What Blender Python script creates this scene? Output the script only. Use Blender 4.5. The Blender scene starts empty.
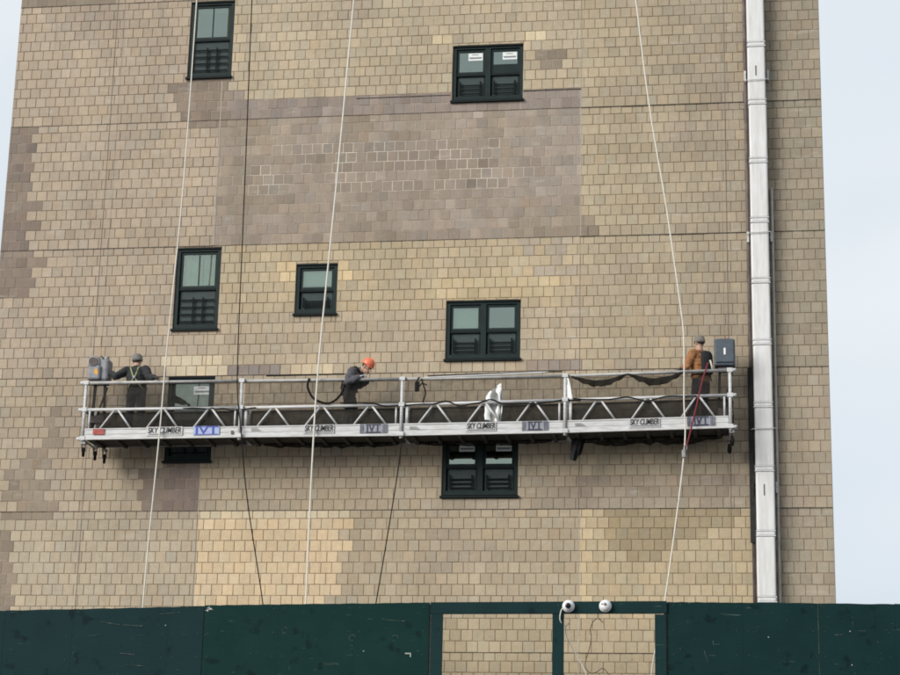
import bpy, bmesh, math, random
from mathutils import Vector, Matrix, noise as mnoise
random.seed(7)
scn = bpy.context.scene
COL = scn.collection

# ------------------------------------------------------------------ camera
F_PX, PITCH, YAW, ROLL = 1990.5, 0.2674, 0.1538, 0.0227
cam_d = bpy.data.cameras.new('camera'); cam = bpy.data.objects.new('camera', cam_d); COL.objects.link(cam)
cp, sp, cy, sy = math.cos(PITCH), math.sin(PITCH), math.cos(YAW), math.sin(YAW)
fwd = Vector((-sy*cp, cy*cp, sp)); rt = Vector((cy, sy, 0)); up = rt.cross(fwd)
cr, sr = math.cos(ROLL), math.sin(ROLL)
r2 = rt*cr + up*sr; u2 = up*cr - rt*sr
CAMPOS = Vector((-1.4508, -35.4613, -6.5716))
cam.matrix_world = Matrix(((r2.x, u2.x, -fwd.x, CAMPOS.x), (r2.y, u2.y, -fwd.y, CAMPOS.y), (r2.z, u2.z, -fwd.z, CAMPOS.z), (0, 0, 0, 1)))
cam_d.sensor_width = 36.0; cam_d.lens = 36.0*F_PX/900.0; cam_d.clip_start = 0.1; cam_d.clip_end = 3000
scn.camera = cam
try: scn.cycles.filter_width = 1.8
except Exception: pass
scn.render.resolution_x = 1024; scn.render.resolution_y = 768

# ------------------------------------------------------------------ sky, sun, exposure (overcast day)
SUN_EL, SUN_AZ = math.radians(23), math.radians(222)     # azimuth clockwise from +Y (the wall faces -Y)
world = bpy.data.worlds.new('World'); scn.world = world; world.use_nodes = True
nt = world.node_tree; nt.nodes.clear()
wo = nt.nodes.new('ShaderNodeOutputWorld')
b1 = nt.nodes.new('ShaderNodeBackground'); b2 = nt.nodes.new('ShaderNodeBackground'); mx = nt.nodes.new('ShaderNodeMixShader')
sky = nt.nodes.new('ShaderNodeTexSky'); sky.sky_type = 'NISHITA'; sky.sun_disc = False
sky.sun_elevation = SUN_EL; sky.sun_rotation = SUN_AZ; sky.air_density = 1.2; sky.dust_density = 3.0
nt.links.new(sky.outputs[0], b1.inputs[0]); b1.inputs[1].default_value = 0.05
tc = nt.nodes.new('ShaderNodeTexCoord'); nz = nt.nodes.new('ShaderNodeTexNoise'); nz.inputs['Scale'].default_value = 2.6; nz.inputs['Detail'].default_value = 3
mp = nt.nodes.new('ShaderNodeMapping'); mp.inputs['Scale'].default_value = (1, 1, 2.2)
nt.links.new(tc.outputs['Generated'], mp.inputs['Vector']); nt.links.new(mp.outputs[0], nz.inputs['Vector'])
cr_ = nt.nodes.new('ShaderNodeValToRGB'); cr_.color_ramp.elements[0].position = 0.36; cr_.color_ramp.elements[1].position = 0.66
cr_.color_ramp.elements[0].color = (0.665, 0.735, 0.815, 1); cr_.color_ramp.elements[1].color = (0.82, 0.86, 0.89, 1)
nt.links.new(nz.outputs['Fac'], cr_.inputs[0]); nt.links.new(cr_.outputs[0], b2.inputs[0]); b2.inputs[1].default_value = 0.475
mx.inputs[0].default_value = 0.90
nt.links.new(b1.outputs[0], mx.inputs[1]); nt.links.new(b2.outputs[0], mx.inputs[2]); nt.links.new(mx.outputs[0], wo.inputs[0])
sd = bpy.data.lights.new('sun', 'SUN'); sd.energy = 1.5; sd.angle = math.radians(32); sd.color = (1.0, 0.965, 0.91)
sun = bpy.data.objects.new('sun', sd); COL.objects.link(sun)
sv = Vector((math.sin(SUN_AZ)*math.cos(SUN_EL), math.cos(SUN_AZ)*math.cos(SUN_EL), math.sin(SUN_EL)))
sun.rotation_euler = sv.to_track_quat('Z', 'Y').to_euler()
sun.location = (-10, -30, 40)
vs = scn.view_settings; vs.view_transform = 'Standard'; vs.look = 'None'; vs.gamma = 1; vs.use_curve_mapping = False
vs.exposure = 1.20

# ------------------------------------------------------------------ helpers
def lin(c):
    r = []
    for v in c:
        v = v/255.0
        r.append(v/12.92 if v <= 0.04045 else ((v+0.055)/1.055)**2.4)
    return tuple(r)

class MB:
    def __init__(s): s.v = []; s.f = []; s.c = []
    def add(s, vs_, fs_, col=None):
        o = len(s.v); s.v += [tuple(p) for p in vs_]
        for f in fs_:
            s.f.append([i+o for i in f]); s.c.append(col)
        return s
    def box(s, x0, x1, y0, y1, z0, z1, col=None):
        return s.add([(x0,y0,z0),(x1,y0,z0),(x1,y1,z0),(x0,y1,z0),(x0,y0,z1),(x1,y0,z1),(x1,y1,z1),(x0,y1,z1)],
                     [(0,3,2,1),(4,5,6,7),(0,1,5,4),(1,2,6,5),(2,3,7,6),(3,0,4,7)], col)
    def beam(s, p, q, w, h, upv=(0,0,1)):
        p, q = Vector(p), Vector(q); d = (q-p).normalized(); u = Vector(upv); sd_ = d.cross(u).normalized(); u = sd_.cross(d)
        P = [p+sd_*a*w/2+u*b*h/2 for a, b in ((-1,-1),(1,-1),(1,1),(-1,1))] + [q+sd_*a*w/2+u*b*h/2 for a, b in ((-1,-1),(1,-1),(1,1),(-1,1))]
        return s.add(P, [(0,1,2,3),(7,6,5,4),(0,4,5,1),(1,5,6,2),(2,6,7,3),(3,7,4,0)])
    def tube(s, pts, r, n=8, cap=True):
        pts = [Vector(p) for p in pts]; rr = r if isinstance(r, (list, tuple)) else [r]*len(pts)
        V = []; ref = None
        for i, p in enumerate(pts):
            d = (pts[min(i+1, len(pts)-1)]-pts[max(i-1, 0)]).normalized()
            if ref is None: ref = Vector((0,0,1)) if abs(d.z) < 0.9 else Vector((1,0,0))
            a = d.cross(ref).normalized(); b = d.cross(a).normalized(); ref = -b if False else ref
            V += [p+(a*math.cos(2*math.pi*k/n)+b*math.sin(2*math.pi*k/n))*rr[i] for k in range(n)]
        Fc = []
        for i in range(len(pts)-1):
            for k in range(n): Fc.append((i*n+k, i*n+(k+1) % n, (i+1)*n+(k+1) % n, (i+1)*n+k))
        if cap: Fc.append(tuple(range(n-1,-1,-1))); Fc.append(tuple((len(pts)-1)*n+k for k in range(n)))
        return s.add(V, Fc)
    def lathe(s, prof, c=(0,0,0), axis=(0,0,1), n=20):     # prof: [(radius, height)]
        ax = Vector(axis).normalized(); ref = Vector((1,0,0)) if abs(ax.x) < .9 else Vector((0,1,0))
        a = ax.cross(ref).normalized(); b = ax.cross(a); c = Vector(c)
        V = []; Fc = []
        for r, h in prof: V += [c+ax*h+(a*math.cos(2*math.pi*k/n)+b*math.sin(2*math.pi*k/n))*r for k in range(n)]
        for i in range(len(prof)-1):
            for k in range(n): Fc.append((i*n+k, i*n+(k+1) % n, (i+1)*n+(k+1) % n, (i+1)*n+k))
        Fc.append(tuple(range(n-1,-1,-1))); Fc.append(tuple((len(prof)-1)*n+k for k in range(n)))
        return s.add(V, Fc)
    def rbox(s, x0, x1, y0, y1, z0, z1, r=0.02, seg=3):   # vertical-edged rounded box with chamfered top and bottom
        def ring(ins, z):
            out = []
            rr = max(r-ins, 0.002)
            for cx_, cy_, a0 in ((x1-r, y1-r, 0), (x0+r, y1-r, 90), (x0+r, y0+r, 180), (x1-r, y0+r, 270)):
                for k in range(seg+1):
                    a = math.radians(a0+90*k/seg); out.append((cx_+rr*math.cos(a), cy_+rr*math.sin(a), z))
            return out
        lv = [(r*.7, z0), (r*.2, z0+r*.3), (0, z0+r*.8), (0, z1-r*.8), (r*.2, z1-r*.3), (r*.7, z1)]
        V = []; n = 4*(seg+1); Fc = []
        for ins, z in lv: V += ring(ins, z)
        for i in range(len(lv)-1):
            for k in range(n): Fc.append((i*n+k, i*n+(k+1) % n, (i+1)*n+(k+1) % n, (i+1)*n+k))
        Fc.append(tuple(range(n-1,-1,-1))); Fc.append(tuple((len(lv)-1)*n+k for k in range(n)))
        return s.add(V, Fc)
    def mesh(s, name, smooth=False):
        m = bpy.data.meshes.new(name); m.from_pydata(s.v, [], s.f); m.update()
        if any(c is not None for c in s.c):
            at = m.color_attributes.new('tint', 'FLOAT_COLOR', 'CORNER'); buf = []
            for f, c in zip(s.f, s.c):
                c = c or (1,1,1); buf += [c[0], c[1], c[2], 1.0]*len(f)
            at.data.foreach_set('color', buf)
        if smooth: m.shade_smooth()
        return m
    def build(s, name, mat, parent=None, smooth=False):
        m = s.mesh(name, smooth); m.materials.append(mat)
        return link(name, m, parent)

def link(name, m, parent=None):
    o = bpy.data.objects.new(name, m); COL.objects.link(o)
    if parent: o.parent = parent
    return o
def tag(o, label=None, cat=None, group=None, kind=None):
    if label: o['label'] = label
    if cat: o['category'] = cat
    if group: o['group'] = group
    if kind: o['kind'] = kind
    return o
def empty(name, loc, label, cat, group=None):
    o = bpy.data.objects.new(name, None); COL.objects.link(o); o.location = loc; o.empty_display_size = .2
    return tag(o, label, cat, group)
def rel(o, parent):                 # parent keeping world coordinates (all parents are unrotated empties)
    o.parent = parent; o.location = Vector(o.location)-parent.matrix_basis.translation if parent.parent is None else o.location
    return o

# ------------------------------------------------------------------ materials
def mat(name, col, rough=.6, metal=0.0, nscale=None, namt=.12, bump=0.0, bscale=60, spec=.5, col2=None, nvec=None):
    m = bpy.data.materials.new(name); m.use_nodes = True; n = m.node_tree.nodes; l = m.node_tree.links
    b = n['Principled BSDF']; b.inputs['Base Color'].default_value = (*col, 1); b.inputs['Roughness'].default_value = rough
    b.inputs['Metallic'].default_value = metal; b.inputs['Specular IOR Level'].default_value = spec
    geo = n.new('ShaderNodeNewGeometry')
    if nscale:
        t = n.new('ShaderNodeTexNoise'); t.inputs['Scale'].default_value = nscale; t.inputs['Detail'].default_value = 5; t.inputs['Roughness'].default_value = .65
        if nvec:
            mp_ = n.new('ShaderNodeMapping'); mp_.inputs['Scale'].default_value = nvec; l.new(geo.outputs['Position'], mp_.inputs['Vector']); l.new(mp_.outputs[0], t.inputs['Vector'])
        else: l.new(geo.outputs['Position'], t.inputs['Vector'])
        r = n.new('ShaderNodeValToRGB'); c2 = col2 or tuple(c*(1-namt*2) for c in col)
        r.color_ramp.elements[0].position = .32; r.color_ramp.elements[1].position = .68
        r.color_ramp.elements[0].color = (*c2, 1); r.color_ramp.elements[1].color = (*[min(1, c*(1+namt)) for c in col], 1)
        l.new(t.outputs['Fac'], r.inputs[0]); l.new(r.outputs[0], b.inputs['Base Color'])
    if bump:
        t2 = n.new('ShaderNodeTexNoise'); t2.inputs['Scale'].default_value = bscale; t2.inputs['Detail'].default_value = 4
        l.new(geo.outputs['Position'], t2.inputs['Vector'])
        bp = n.new('ShaderNodeBump'); bp.inputs['Strength'].default_value = bump; bp.inputs['Distance'].default_value = .02
        l.new(t2.outputs['Fac'], bp.inputs['Height']); l.new(bp.outputs[0], b.inputs['Normal'])
    return m

def tint_mat(name, src, rough=.85, bump=.3):    # brick material: colour from each piece, weathering and pitting on top
    m = bpy.data.materials.new(name); m.use_nodes = True; n = m.node_tree.nodes; l = m.node_tree.links
    b = n['Principled BSDF']; b.inputs['Roughness'].default_value = rough; b.inputs['Specular IOR Level'].default_value = .25
    geo = n.new('ShaderNodeNewGeometry')
    if src == 'attr':
        a = n.new('ShaderNodeAttribute'); a.attribute_name = 'tint'; c = a.outputs['Color']
    else:
        a = n.new('ShaderNodeObjectInfo'); c = a.outputs['Color']
    def noise(sc, vec_scale=None, detail=4):
        t = n.new('ShaderNodeTexNoise'); t.inputs['Scale'].default_value = sc; t.inputs['Detail'].default_value = detail; t.inputs['Roughness'].default_value = .6
        if vec_scale:
            mp_ = n.new('ShaderNodeMapping'); mp_.inputs['Scale'].default_value = vec_scale; l.new(geo.outputs['Position'], mp_.inputs['Vector']); l.new(mp_.outputs[0], t.inputs['Vector'])
        else: l.new(geo.outputs['Position'], t.inputs['Vector'])
        return t.outputs['Fac']
    def mul(cin, fac, lo, hi):
        mr = n.new('ShaderNodeMapRange'); mr.inputs['From Min'].default_value = .3; mr.inputs['From Max'].default_value = .7
        mr.inputs['To Min'].default_value = lo; mr.inputs['To Max'].default_value = hi; l.new(fac, mr.inputs['Value'])
        vm = n.new('ShaderNodeVectorMath'); vm.operation = 'SCALE'; l.new(cin, vm.inputs[0]); l.new(mr.outputs[0], vm.inputs['Scale']); return vm.outputs[0]
    c = mul(c, noise(38), .90, 1.09)
    c = mul(c, noise(9), .93, 1.06)
    c = mul(c, noise(1.2, (1.0, 1, .35)), .92, 1.06)       # rain streaking and soot
    c = mul(c, noise(.33), .94, 1.05)
    def over(cin, fac, p0, p1, col_, amt):
        mr = n.new('ShaderNodeMapRange'); mr.inputs['From Min'].default_value = p0; mr.inputs['From Max'].default_value = p1; mr.inputs['To Max'].default_value = amt; l.new(fac, mr.inputs['Value'])
        x = n.new('ShaderNodeMix'); x.data_type = 'RGBA'; x.inputs['B'].default_value = (*col_, 1); l.new(mr.outputs[0], x.inputs['Factor']); l.new(cin, x.inputs['A']); return x.outputs['Result']
    c = over(c, noise(1.0, (1.6, 1, 5.5), 6), .60, .72, (.47, .43, .37), .42)     # pale render and lime smears
    c = over(c, noise(1.0, (5.0, 1, .45), 5), .58, .74, (.20, .165, .13), .34)    # sooty drips
    c = over(c, noise(7.0, (1, 1, 1), 7), .66, .72, (.17, .14, .115), .40)        # spalls and chips
    l.new(c, b.inputs['Base Color'])
    bp = n.new('ShaderNodeBump'); bp.inputs['Strength'].default_value = bump; bp.inputs['Distance'].default_value = .006
    l.new(noise(45, None, 6), bp.inputs['Height']); l.new(bp.outputs[0], b.inputs['Normal'])
    return m

def net_mat(name, col, alpha, wscale=9):
    m = bpy.data.materials.new(name); m.use_nodes = True; n = m.node_tree.nodes; l = m.node_tree.links; n.clear()
    o = n.new('ShaderNodeOutputMaterial'); d = n.new('ShaderNodeBsdfDiffuse'); t = n.new('ShaderNodeBsdfTransparent'); x = n.new('ShaderNodeMixShader')
    d.inputs[0].default_value = (*col, 1)
    geo = n.new('ShaderNodeNewGeometry'); nz_ = n.new('ShaderNodeTexNoise'); nz_.inputs['Scale'].default_value = wscale; nz_.inputs['Detail'].default_value = 4
    l.new(geo.outputs['Position'], nz_.inputs['Vector'])
    mr = n.new('ShaderNodeMapRange'); mr.inputs['From Min'].default_value = .3; mr.inputs['From Max'].default_value = .7
    mr.inputs['To Min'].default_value = max(0, alpha-.09); mr.inputs['To Max'].default_value = min(1, alpha+.09)
    l.new(nz_.outputs['Fac'], mr.inputs['Value']); l.new(mr.outputs[0], x.inputs[0])
    l.new(t.outputs[0], x.inputs[1]); l.new(d.outputs[0], x.inputs[2]); l.new(x.outputs[0], o.inputs[0])
    return m

def glass_mat(name, refl, tint):
    m = bpy.data.materials.new(name); m.use_nodes = True; n = m.node_tree.nodes; l = m.node_tree.links; n.clear()
    o = n.new('ShaderNodeOutputMaterial'); g = n.new('ShaderNodeBsdfGlossy'); t = n.new('ShaderNodeBsdfTransparent'); x = n.new('ShaderNodeMixShader')
    g.inputs['Roughness'].default_value = .015; g.inputs[0].default_value = (.90, 1.0, .90, 1); t.inputs[0].default_value = (*tint, 1)
    lw = n.new('ShaderNodeFresnel'); lw.inputs[0].default_value = 1.5
    ad = n.new('ShaderNodeMath'); ad.operation = 'ADD'; ad.use_clamp = True; ad.inputs[1].default_value = refl-.04
    geo = n.new('ShaderNodeNewGeometry'); nz_ = n.new('ShaderNodeTexNoise'); nz_.inputs['Scale'].default_value = 1.1
    l.new(geo.outputs['Position'], nz_.inputs['Vector'])
    bp = n.new('ShaderNodeBump'); bp.inputs['Strength'].default_value = .04; bp.inputs['Distance'].default_value = .05
    l.new(nz_.outputs['Fac'], bp.inputs['Height']); l.new(bp.outputs[0], g.inputs['Normal'])
    l.new(lw.outputs[0], ad.inputs[0]); l.new(ad.outputs[0], x.inputs[0]); l.new(t.outputs[0], x.inputs[1]); l.new(g.outputs[0], x.inputs[2]); l.new(x.outputs[0], o.inputs[0])
    return m

def green_mat(name, col, col2, scr=.5):     # weathered painted plywood with pale scratches
    m = bpy.data.materials.new(name); m.use_nodes = True; n = m.node_tree.nodes; l = m.node_tree.links; b = n['Principled BSDF']
    b.inputs['Roughness'].default_value = .65; b.inputs['Specular IOR Level'].default_value = .09
    geo = n.new('ShaderNodeNewGeometry')
    def noise(sc, vec=(1,1,1), det=5):
        mp_ = n.new('ShaderNodeMapping'); mp_.inputs['Scale'].default_value = vec; l.new(geo.outputs['Position'], mp_.inputs['Vector'])
        t = n.new('ShaderNodeTexNoise'); t.inputs['Scale'].default_value = sc; t.inputs['Detail'].default_value = det; l.new(mp_.outputs[0], t.inputs['Vector']); return t.outputs['Fac']
    def ramp(f, p0, p1, c0, c1):
        r = n.new('ShaderNodeValToRGB'); r.color_ramp.elements[0].position = p0; r.color_ramp.elements[1].position = p1
        r.color_ramp.elements[0].color = (*c0, 1); r.color_ramp.elements[1].color = (*c1, 1); l.new(f, r.inputs[0]); return r.outputs[0]
    base = ramp(noise(1.6), .35, .65, col, col2)
    def over(base_, f, c, amt):
        x = n.new('ShaderNodeMix'); x.data_type = 'RGBA'; x.inputs['B'].default_value = (*c, 1)
        mm = n.new('ShaderNodeMath'); mm.operation = 'MULTIPLY'; mm.inputs[1].default_value = amt; l.new(f, mm.inputs[0])
        l.new(mm.outputs[0], x.inputs['Factor']); l.new(base_, x.inputs['A']); return x.outputs['Result']
    base = over(base, ramp(noise(4.2, (1, 1, 1), 6), .62, .70, (0,0,0), (1,1,1)), tuple(c*.45 for c in col), .75)          # dark repainted patches
    base = over(base, ramp(noise(5, (.7, 1, 8), 7), .70, .78, (0,0,0), (1,1,1)), (.16, .20, .17), .75*scr)                 # scratches along the sheet
    base = over(base, ramp(noise(14, (5, 1, .6), 3), .74, .79, (0,0,0), (1,1,1)), (.20, .24, .20), .8*scr)
    base = over(base, ramp(noise(30, (1, 1, 1), 2), .78, .82, (0,0,0), (1,1,1)), (.4, .42, .38), .8*scr)                   # chips
    l.new(base, b.inputs['Base Color'])
    bp = n.new('ShaderNodeBump'); bp.inputs['Strength'].default_value = .25; bp.inputs['Distance'].default_value = .01
    l.new(noise(22, (.25, 1, 2.5)), bp.inputs['Height']); l.new(bp.outputs[0], b.inputs['Normal'])
    return m

M = {
 'brick': tint_mat('brick_field', 'attr'), 'brick_obj': tint_mat('brick_piece', 'obj'), 'mortar': tint_mat('mortar', 'attr', .95, .5),
 'side': mat('side_wall_stone', (.30, .25, .19), .9, nscale=4, bump=.3),
 'ledge': mat('rusted_shelf_angle', (.060, .048, .038), .85, nscale=8, namt=.3),
 'caulk': mat('joint_sealant', (.40, .36, .30), .8, nscale=6), 'caulk_dark': mat('dark_joint_sealant', (.22, .185, .15), .8, nscale=6),
 'frame': mat('dark_green_frame', (.011, .022, .021), .5, nscale=7, namt=.12, spec=.15),
 'sill': mat('window_sill_metal', (.006, .011, .011), .55, nscale=9, spec=.12),
 'guard': mat('guard_bar_paint', (.003, .005, .006), .6, spec=.1),
 'screen': net_mat('insect_screen', (.085, .108, .106), .62, 5),
 'glass': glass_mat('window_glass', .22, (.72, .80, .75)), 'glass_low': glass_mat('lower_window_glass', .16, (.5, .56, .56)),
 'curtain': mat('curtain_cloth', (.82, .84, .76), .9, nscale=3), 'blind': mat('roller_blind', (.66, .72, .68), .8, nscale=2, namt=.05),
 'paper': mat('sticker_paper', (.72, .74, .72), .7, nscale=20, namt=.05), 'print': mat('sticker_print', (.20, .22, .23), .8),
 'slab': mat('ceiling_plaster', (.35, .34, .32), .9), 'roof': mat('roof_felt', (.06, .06, .06), .9, nscale=3),
 'duct': mat('duct_white_paint', (.64, .645, .65), .55, nscale=2.2, namt=.03, col2=(.54, .53, .51), bump=.03, bscale=5, nvec=(7, 2, .9)),
 'duct_band': mat('duct_band', (.56, .57, .58), .45, nscale=9), 'bracket': mat('bracket_galvanised', (.50, .50, .48), .5, nscale=12),
 'pipe_dark': mat('dark_conduit', (.11, .085, .08), .6, nscale=5, namt=.25), 'pipe_pale': mat('pale_conduit', (.42, .40, .36), .5, nscale=6),
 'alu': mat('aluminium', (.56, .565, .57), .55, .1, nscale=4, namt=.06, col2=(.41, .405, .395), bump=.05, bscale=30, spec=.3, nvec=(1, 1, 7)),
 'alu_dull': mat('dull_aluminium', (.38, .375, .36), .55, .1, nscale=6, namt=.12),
 'rail_dark': mat('rusty_dark_rail', (.055, .040, .034), .7, nscale=9, namt=.3),
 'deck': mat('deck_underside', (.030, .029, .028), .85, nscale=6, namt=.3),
 'net': net_mat('debris_net', (.050, .046, .040), .47), 'net_dense': net_mat('dense_debris_net', (.020, .020, .019), .86), 'net_drape': net_mat('gathered_net', (.022, .020, .017), .88, 14),
 'black': mat('black_rubber', (.006, .006, .006), .7, spec=.15), 'black_cloth': mat('black_cloth', (.014, .014, .016), .9, nscale=12, namt=.3, bump=.5, bscale=25),
 'rope': mat('white_rope', (.66, .63, .56), .9, nscale=40, namt=.1), 'rope_pale': mat('pale_thin_rope', (.55, .52, .46), .9, nscale=40),
 'wire': mat('steel_wire_rope', (.16, .15, .14), .5, .3),
 'red': mat('red_webbing', (.17, .016, .026), .8, nscale=20), 'redsign': mat('red_sticker', (.36, .055, .04), .6, nscale=16, namt=.2),
 'plate_lt': mat('pale_name_plate', (.46, .46, .46), .5, nscale=12, namt=.12), 'plate_gr': mat('grey_plate', (.25, .26, .29), .5, nscale=12, namt=.15),
 'plate_bl': mat('pale_blue_plate', (.33, .40, .62), .5, nscale=14, namt=.1), 'blue': mat('blue_letters', (.035, .055, .30), .5), 'navy': mat('navy_letters', (.022, .026, .055), .5), 'ink': mat('black_letters', (.035, .035, .036), .7, nscale=25, namt=.4),
 'hoist_grey': mat('hoist_grey_cover', (.20, .205, .225), .5, nscale=6, namt=.15), 'hoist_slate': mat('hoist_slate_cover', (.055, .072, .092), .5, nscale=6, namt=.15),
 'steel': mat('worn_steel', (.26, .26, .26), .5, .2, nscale=10, namt=.2), 'yellow': mat('yellow_warning', (.6, .30, .03), .6),
 'sheet': mat('white_plastic_sheet', (.76, .77, .76), .5, nscale=8, namt=.05, bump=.3, bscale=14),
 'green_a': green_mat('hoarding_green_left', (.0050, .021, .024), (.0065, .025, .027)), 'green_b': green_mat('hoarding_green_centre', (.0025, .022, .020), (.0040, .026, .023)),
 'green_c': green_mat('hoarding_green_right', (.0035, .020, .021), (.0050, .024, .024), .8), 'green_f': green_mat('hoarding_frame_green', (.0060, .023, .025), (.008, .028, .029), .9),
 'screw': mat('painted_screw', (.022, .042, .040), .6), 'tape': mat('old_tape', (.33, .35, .33), .8, nscale=20),
 'scuff': mat('scuffed_paint', (.060, .085, .075), .8, nscale=30, namt=.4),
 'timber': mat('raw_plywood_edge', (.10, .105, .085), .8, nscale=14, namt=.3),
 'cctv': mat('camera_white', (.76, .76, .75), .35), 'lens': mat('camera_lens', (.008, .008, .010), .12), 'cctv_grey': mat('camera_grey', (.30, .30, .32), .4),
 'cable_br': mat('brown_cable', (.10, .065, .045), .7), 'cable_wh': mat('white_cable', (.66, .64, .58), .6),
 'skin': mat('skin', (.42, .26, .19), .6), 'hair': mat('dark_hair', (.03, .024, .02), .8, nscale=40, namt=.3), 'knit': mat('grey_knit_cap', (.18, .175, .165), .95, nscale=30, bump=.5, bscale=120),
 'hat': mat('orange_hard_hat', (.72, .17, .085), .35), 'knit_brown': mat('taupe_knit_cap', (.21, .185, .16), .95, nscale=30, bump=.5, bscale=120),
 'jk_dark': mat('charcoal_jacket', (.022, .023, .026), .9, nscale=9, namt=.25, bump=.5, bscale=16), 'tr_navy': mat('navy_trousers', (.013, .015, .024), .9, nscale=9, namt=.25, bump=.5, bscale=16),
 'jk_grey': mat('grey_jacket', (.085, .083, .095), .9, nscale=9, namt=.2, bump=.5, bscale=16), 'tr_grey': mat('dark_grey_trousers', (.028, .028, .028), .9, nscale=9, namt=.25, bump=.5, bscale=16),
 'jk_orange': mat('rust_orange_jacket', (.34, .150, .058), .9, nscale=9, namt=.22, bump=.5, bscale=16), 'boot': mat('work_boot', (.035, .026, .018), .7), 'glove': mat('work_glove', (.045, .045, .045), .9),
 'glove_pale': mat('pale_glove', (.5, .5, .5), .9), 'hiviz': mat('yellow_green_webbing', (.30, .33, .14), .7), 'strap_pale': mat('pale_webbing', (.5, .48, .42), .8),
 'asphalt': mat('asphalt', (.055, .055, .057), .9, nscale=2, namt=.15, bump=.3, bscale=40), 'concrete': mat('concrete', (.28, .27, .25), .9, nscale=1.5, namt=.1, bump=.2, bscale=20),
}

# ------------------------------------------------------------------ ground and terrace
GZ, TZ = -8.17, -4.60
tag(MB().box(-1500, 1500, -1500, 1500, GZ-1, GZ).build('ground', M['asphalt']), kind='structure')
tag(MB().box(-60, 60, -4.2, 60, GZ+.004, TZ).build('terrace', M['concrete']), kind='structure')

# ------------------------------------------------------------------ apartment building
B, ST = .2032, 2.5908
XL, XR = -15.91, 0.0
ZTOP, ZBOT = 11.9, -3.55
bld = empty('apartment_building', (0, 0, 0), 'tall beige block-faced apartment building with dark green windows, patched and weathered', 'building')
WIN = [  # x0, x1, z0, z1
 (-12.335, -11.44, 8.665, 10.33), (-7.018, -5.64, 7.962, 9.15), (-12.325, -11.44, 3.490, 5.154), (-9.948, -9.141, 3.745, 4.772),
 (-7.03, -5.625, 2.803, 3.975), (-7.043, -5.638, .220, 1.385), (-12.335, -11.43, .920, 2.584)]
SEAMS = [-13.86, -11.62, -4.515, -1.79]
rng = random.Random(11)
def sm(a, b, x): t = max(0, min(1, (x-a)/(b-a))); return t*t*(3-2*t)
def vnoise(x, z, sc, seed):
    x, z = x/sc, z/sc; ix, iz = math.floor(x), math.floor(z); fx, fz = x-ix, z-iz
    h = lambda a, b: random.Random(a*73856093 ^ b*19349663 ^ seed*83492791).random()
    fx, fz = fx*fx*(3-2*fx), fz*fz*(3-2*fz)
    return (h(ix,iz)*(1-fx)+h(ix+1,iz)*fx)*(1-fz)+(h(ix,iz+1)*(1-fx)+h(ix+1,iz+1)*fx)*fz
BEIGE, MAUVE, DMAUVE, GOLD, OLIVE, PALE = (180,160,131), (147,130,108), (126,109,96), (209,182,143), (184,163,128), (202,182,148)
def lerp(a, b, t): return tuple(p+(q-p)*t for p, q in zip(a, b))
K_ALB = (.902, .961, 1.075)
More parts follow.
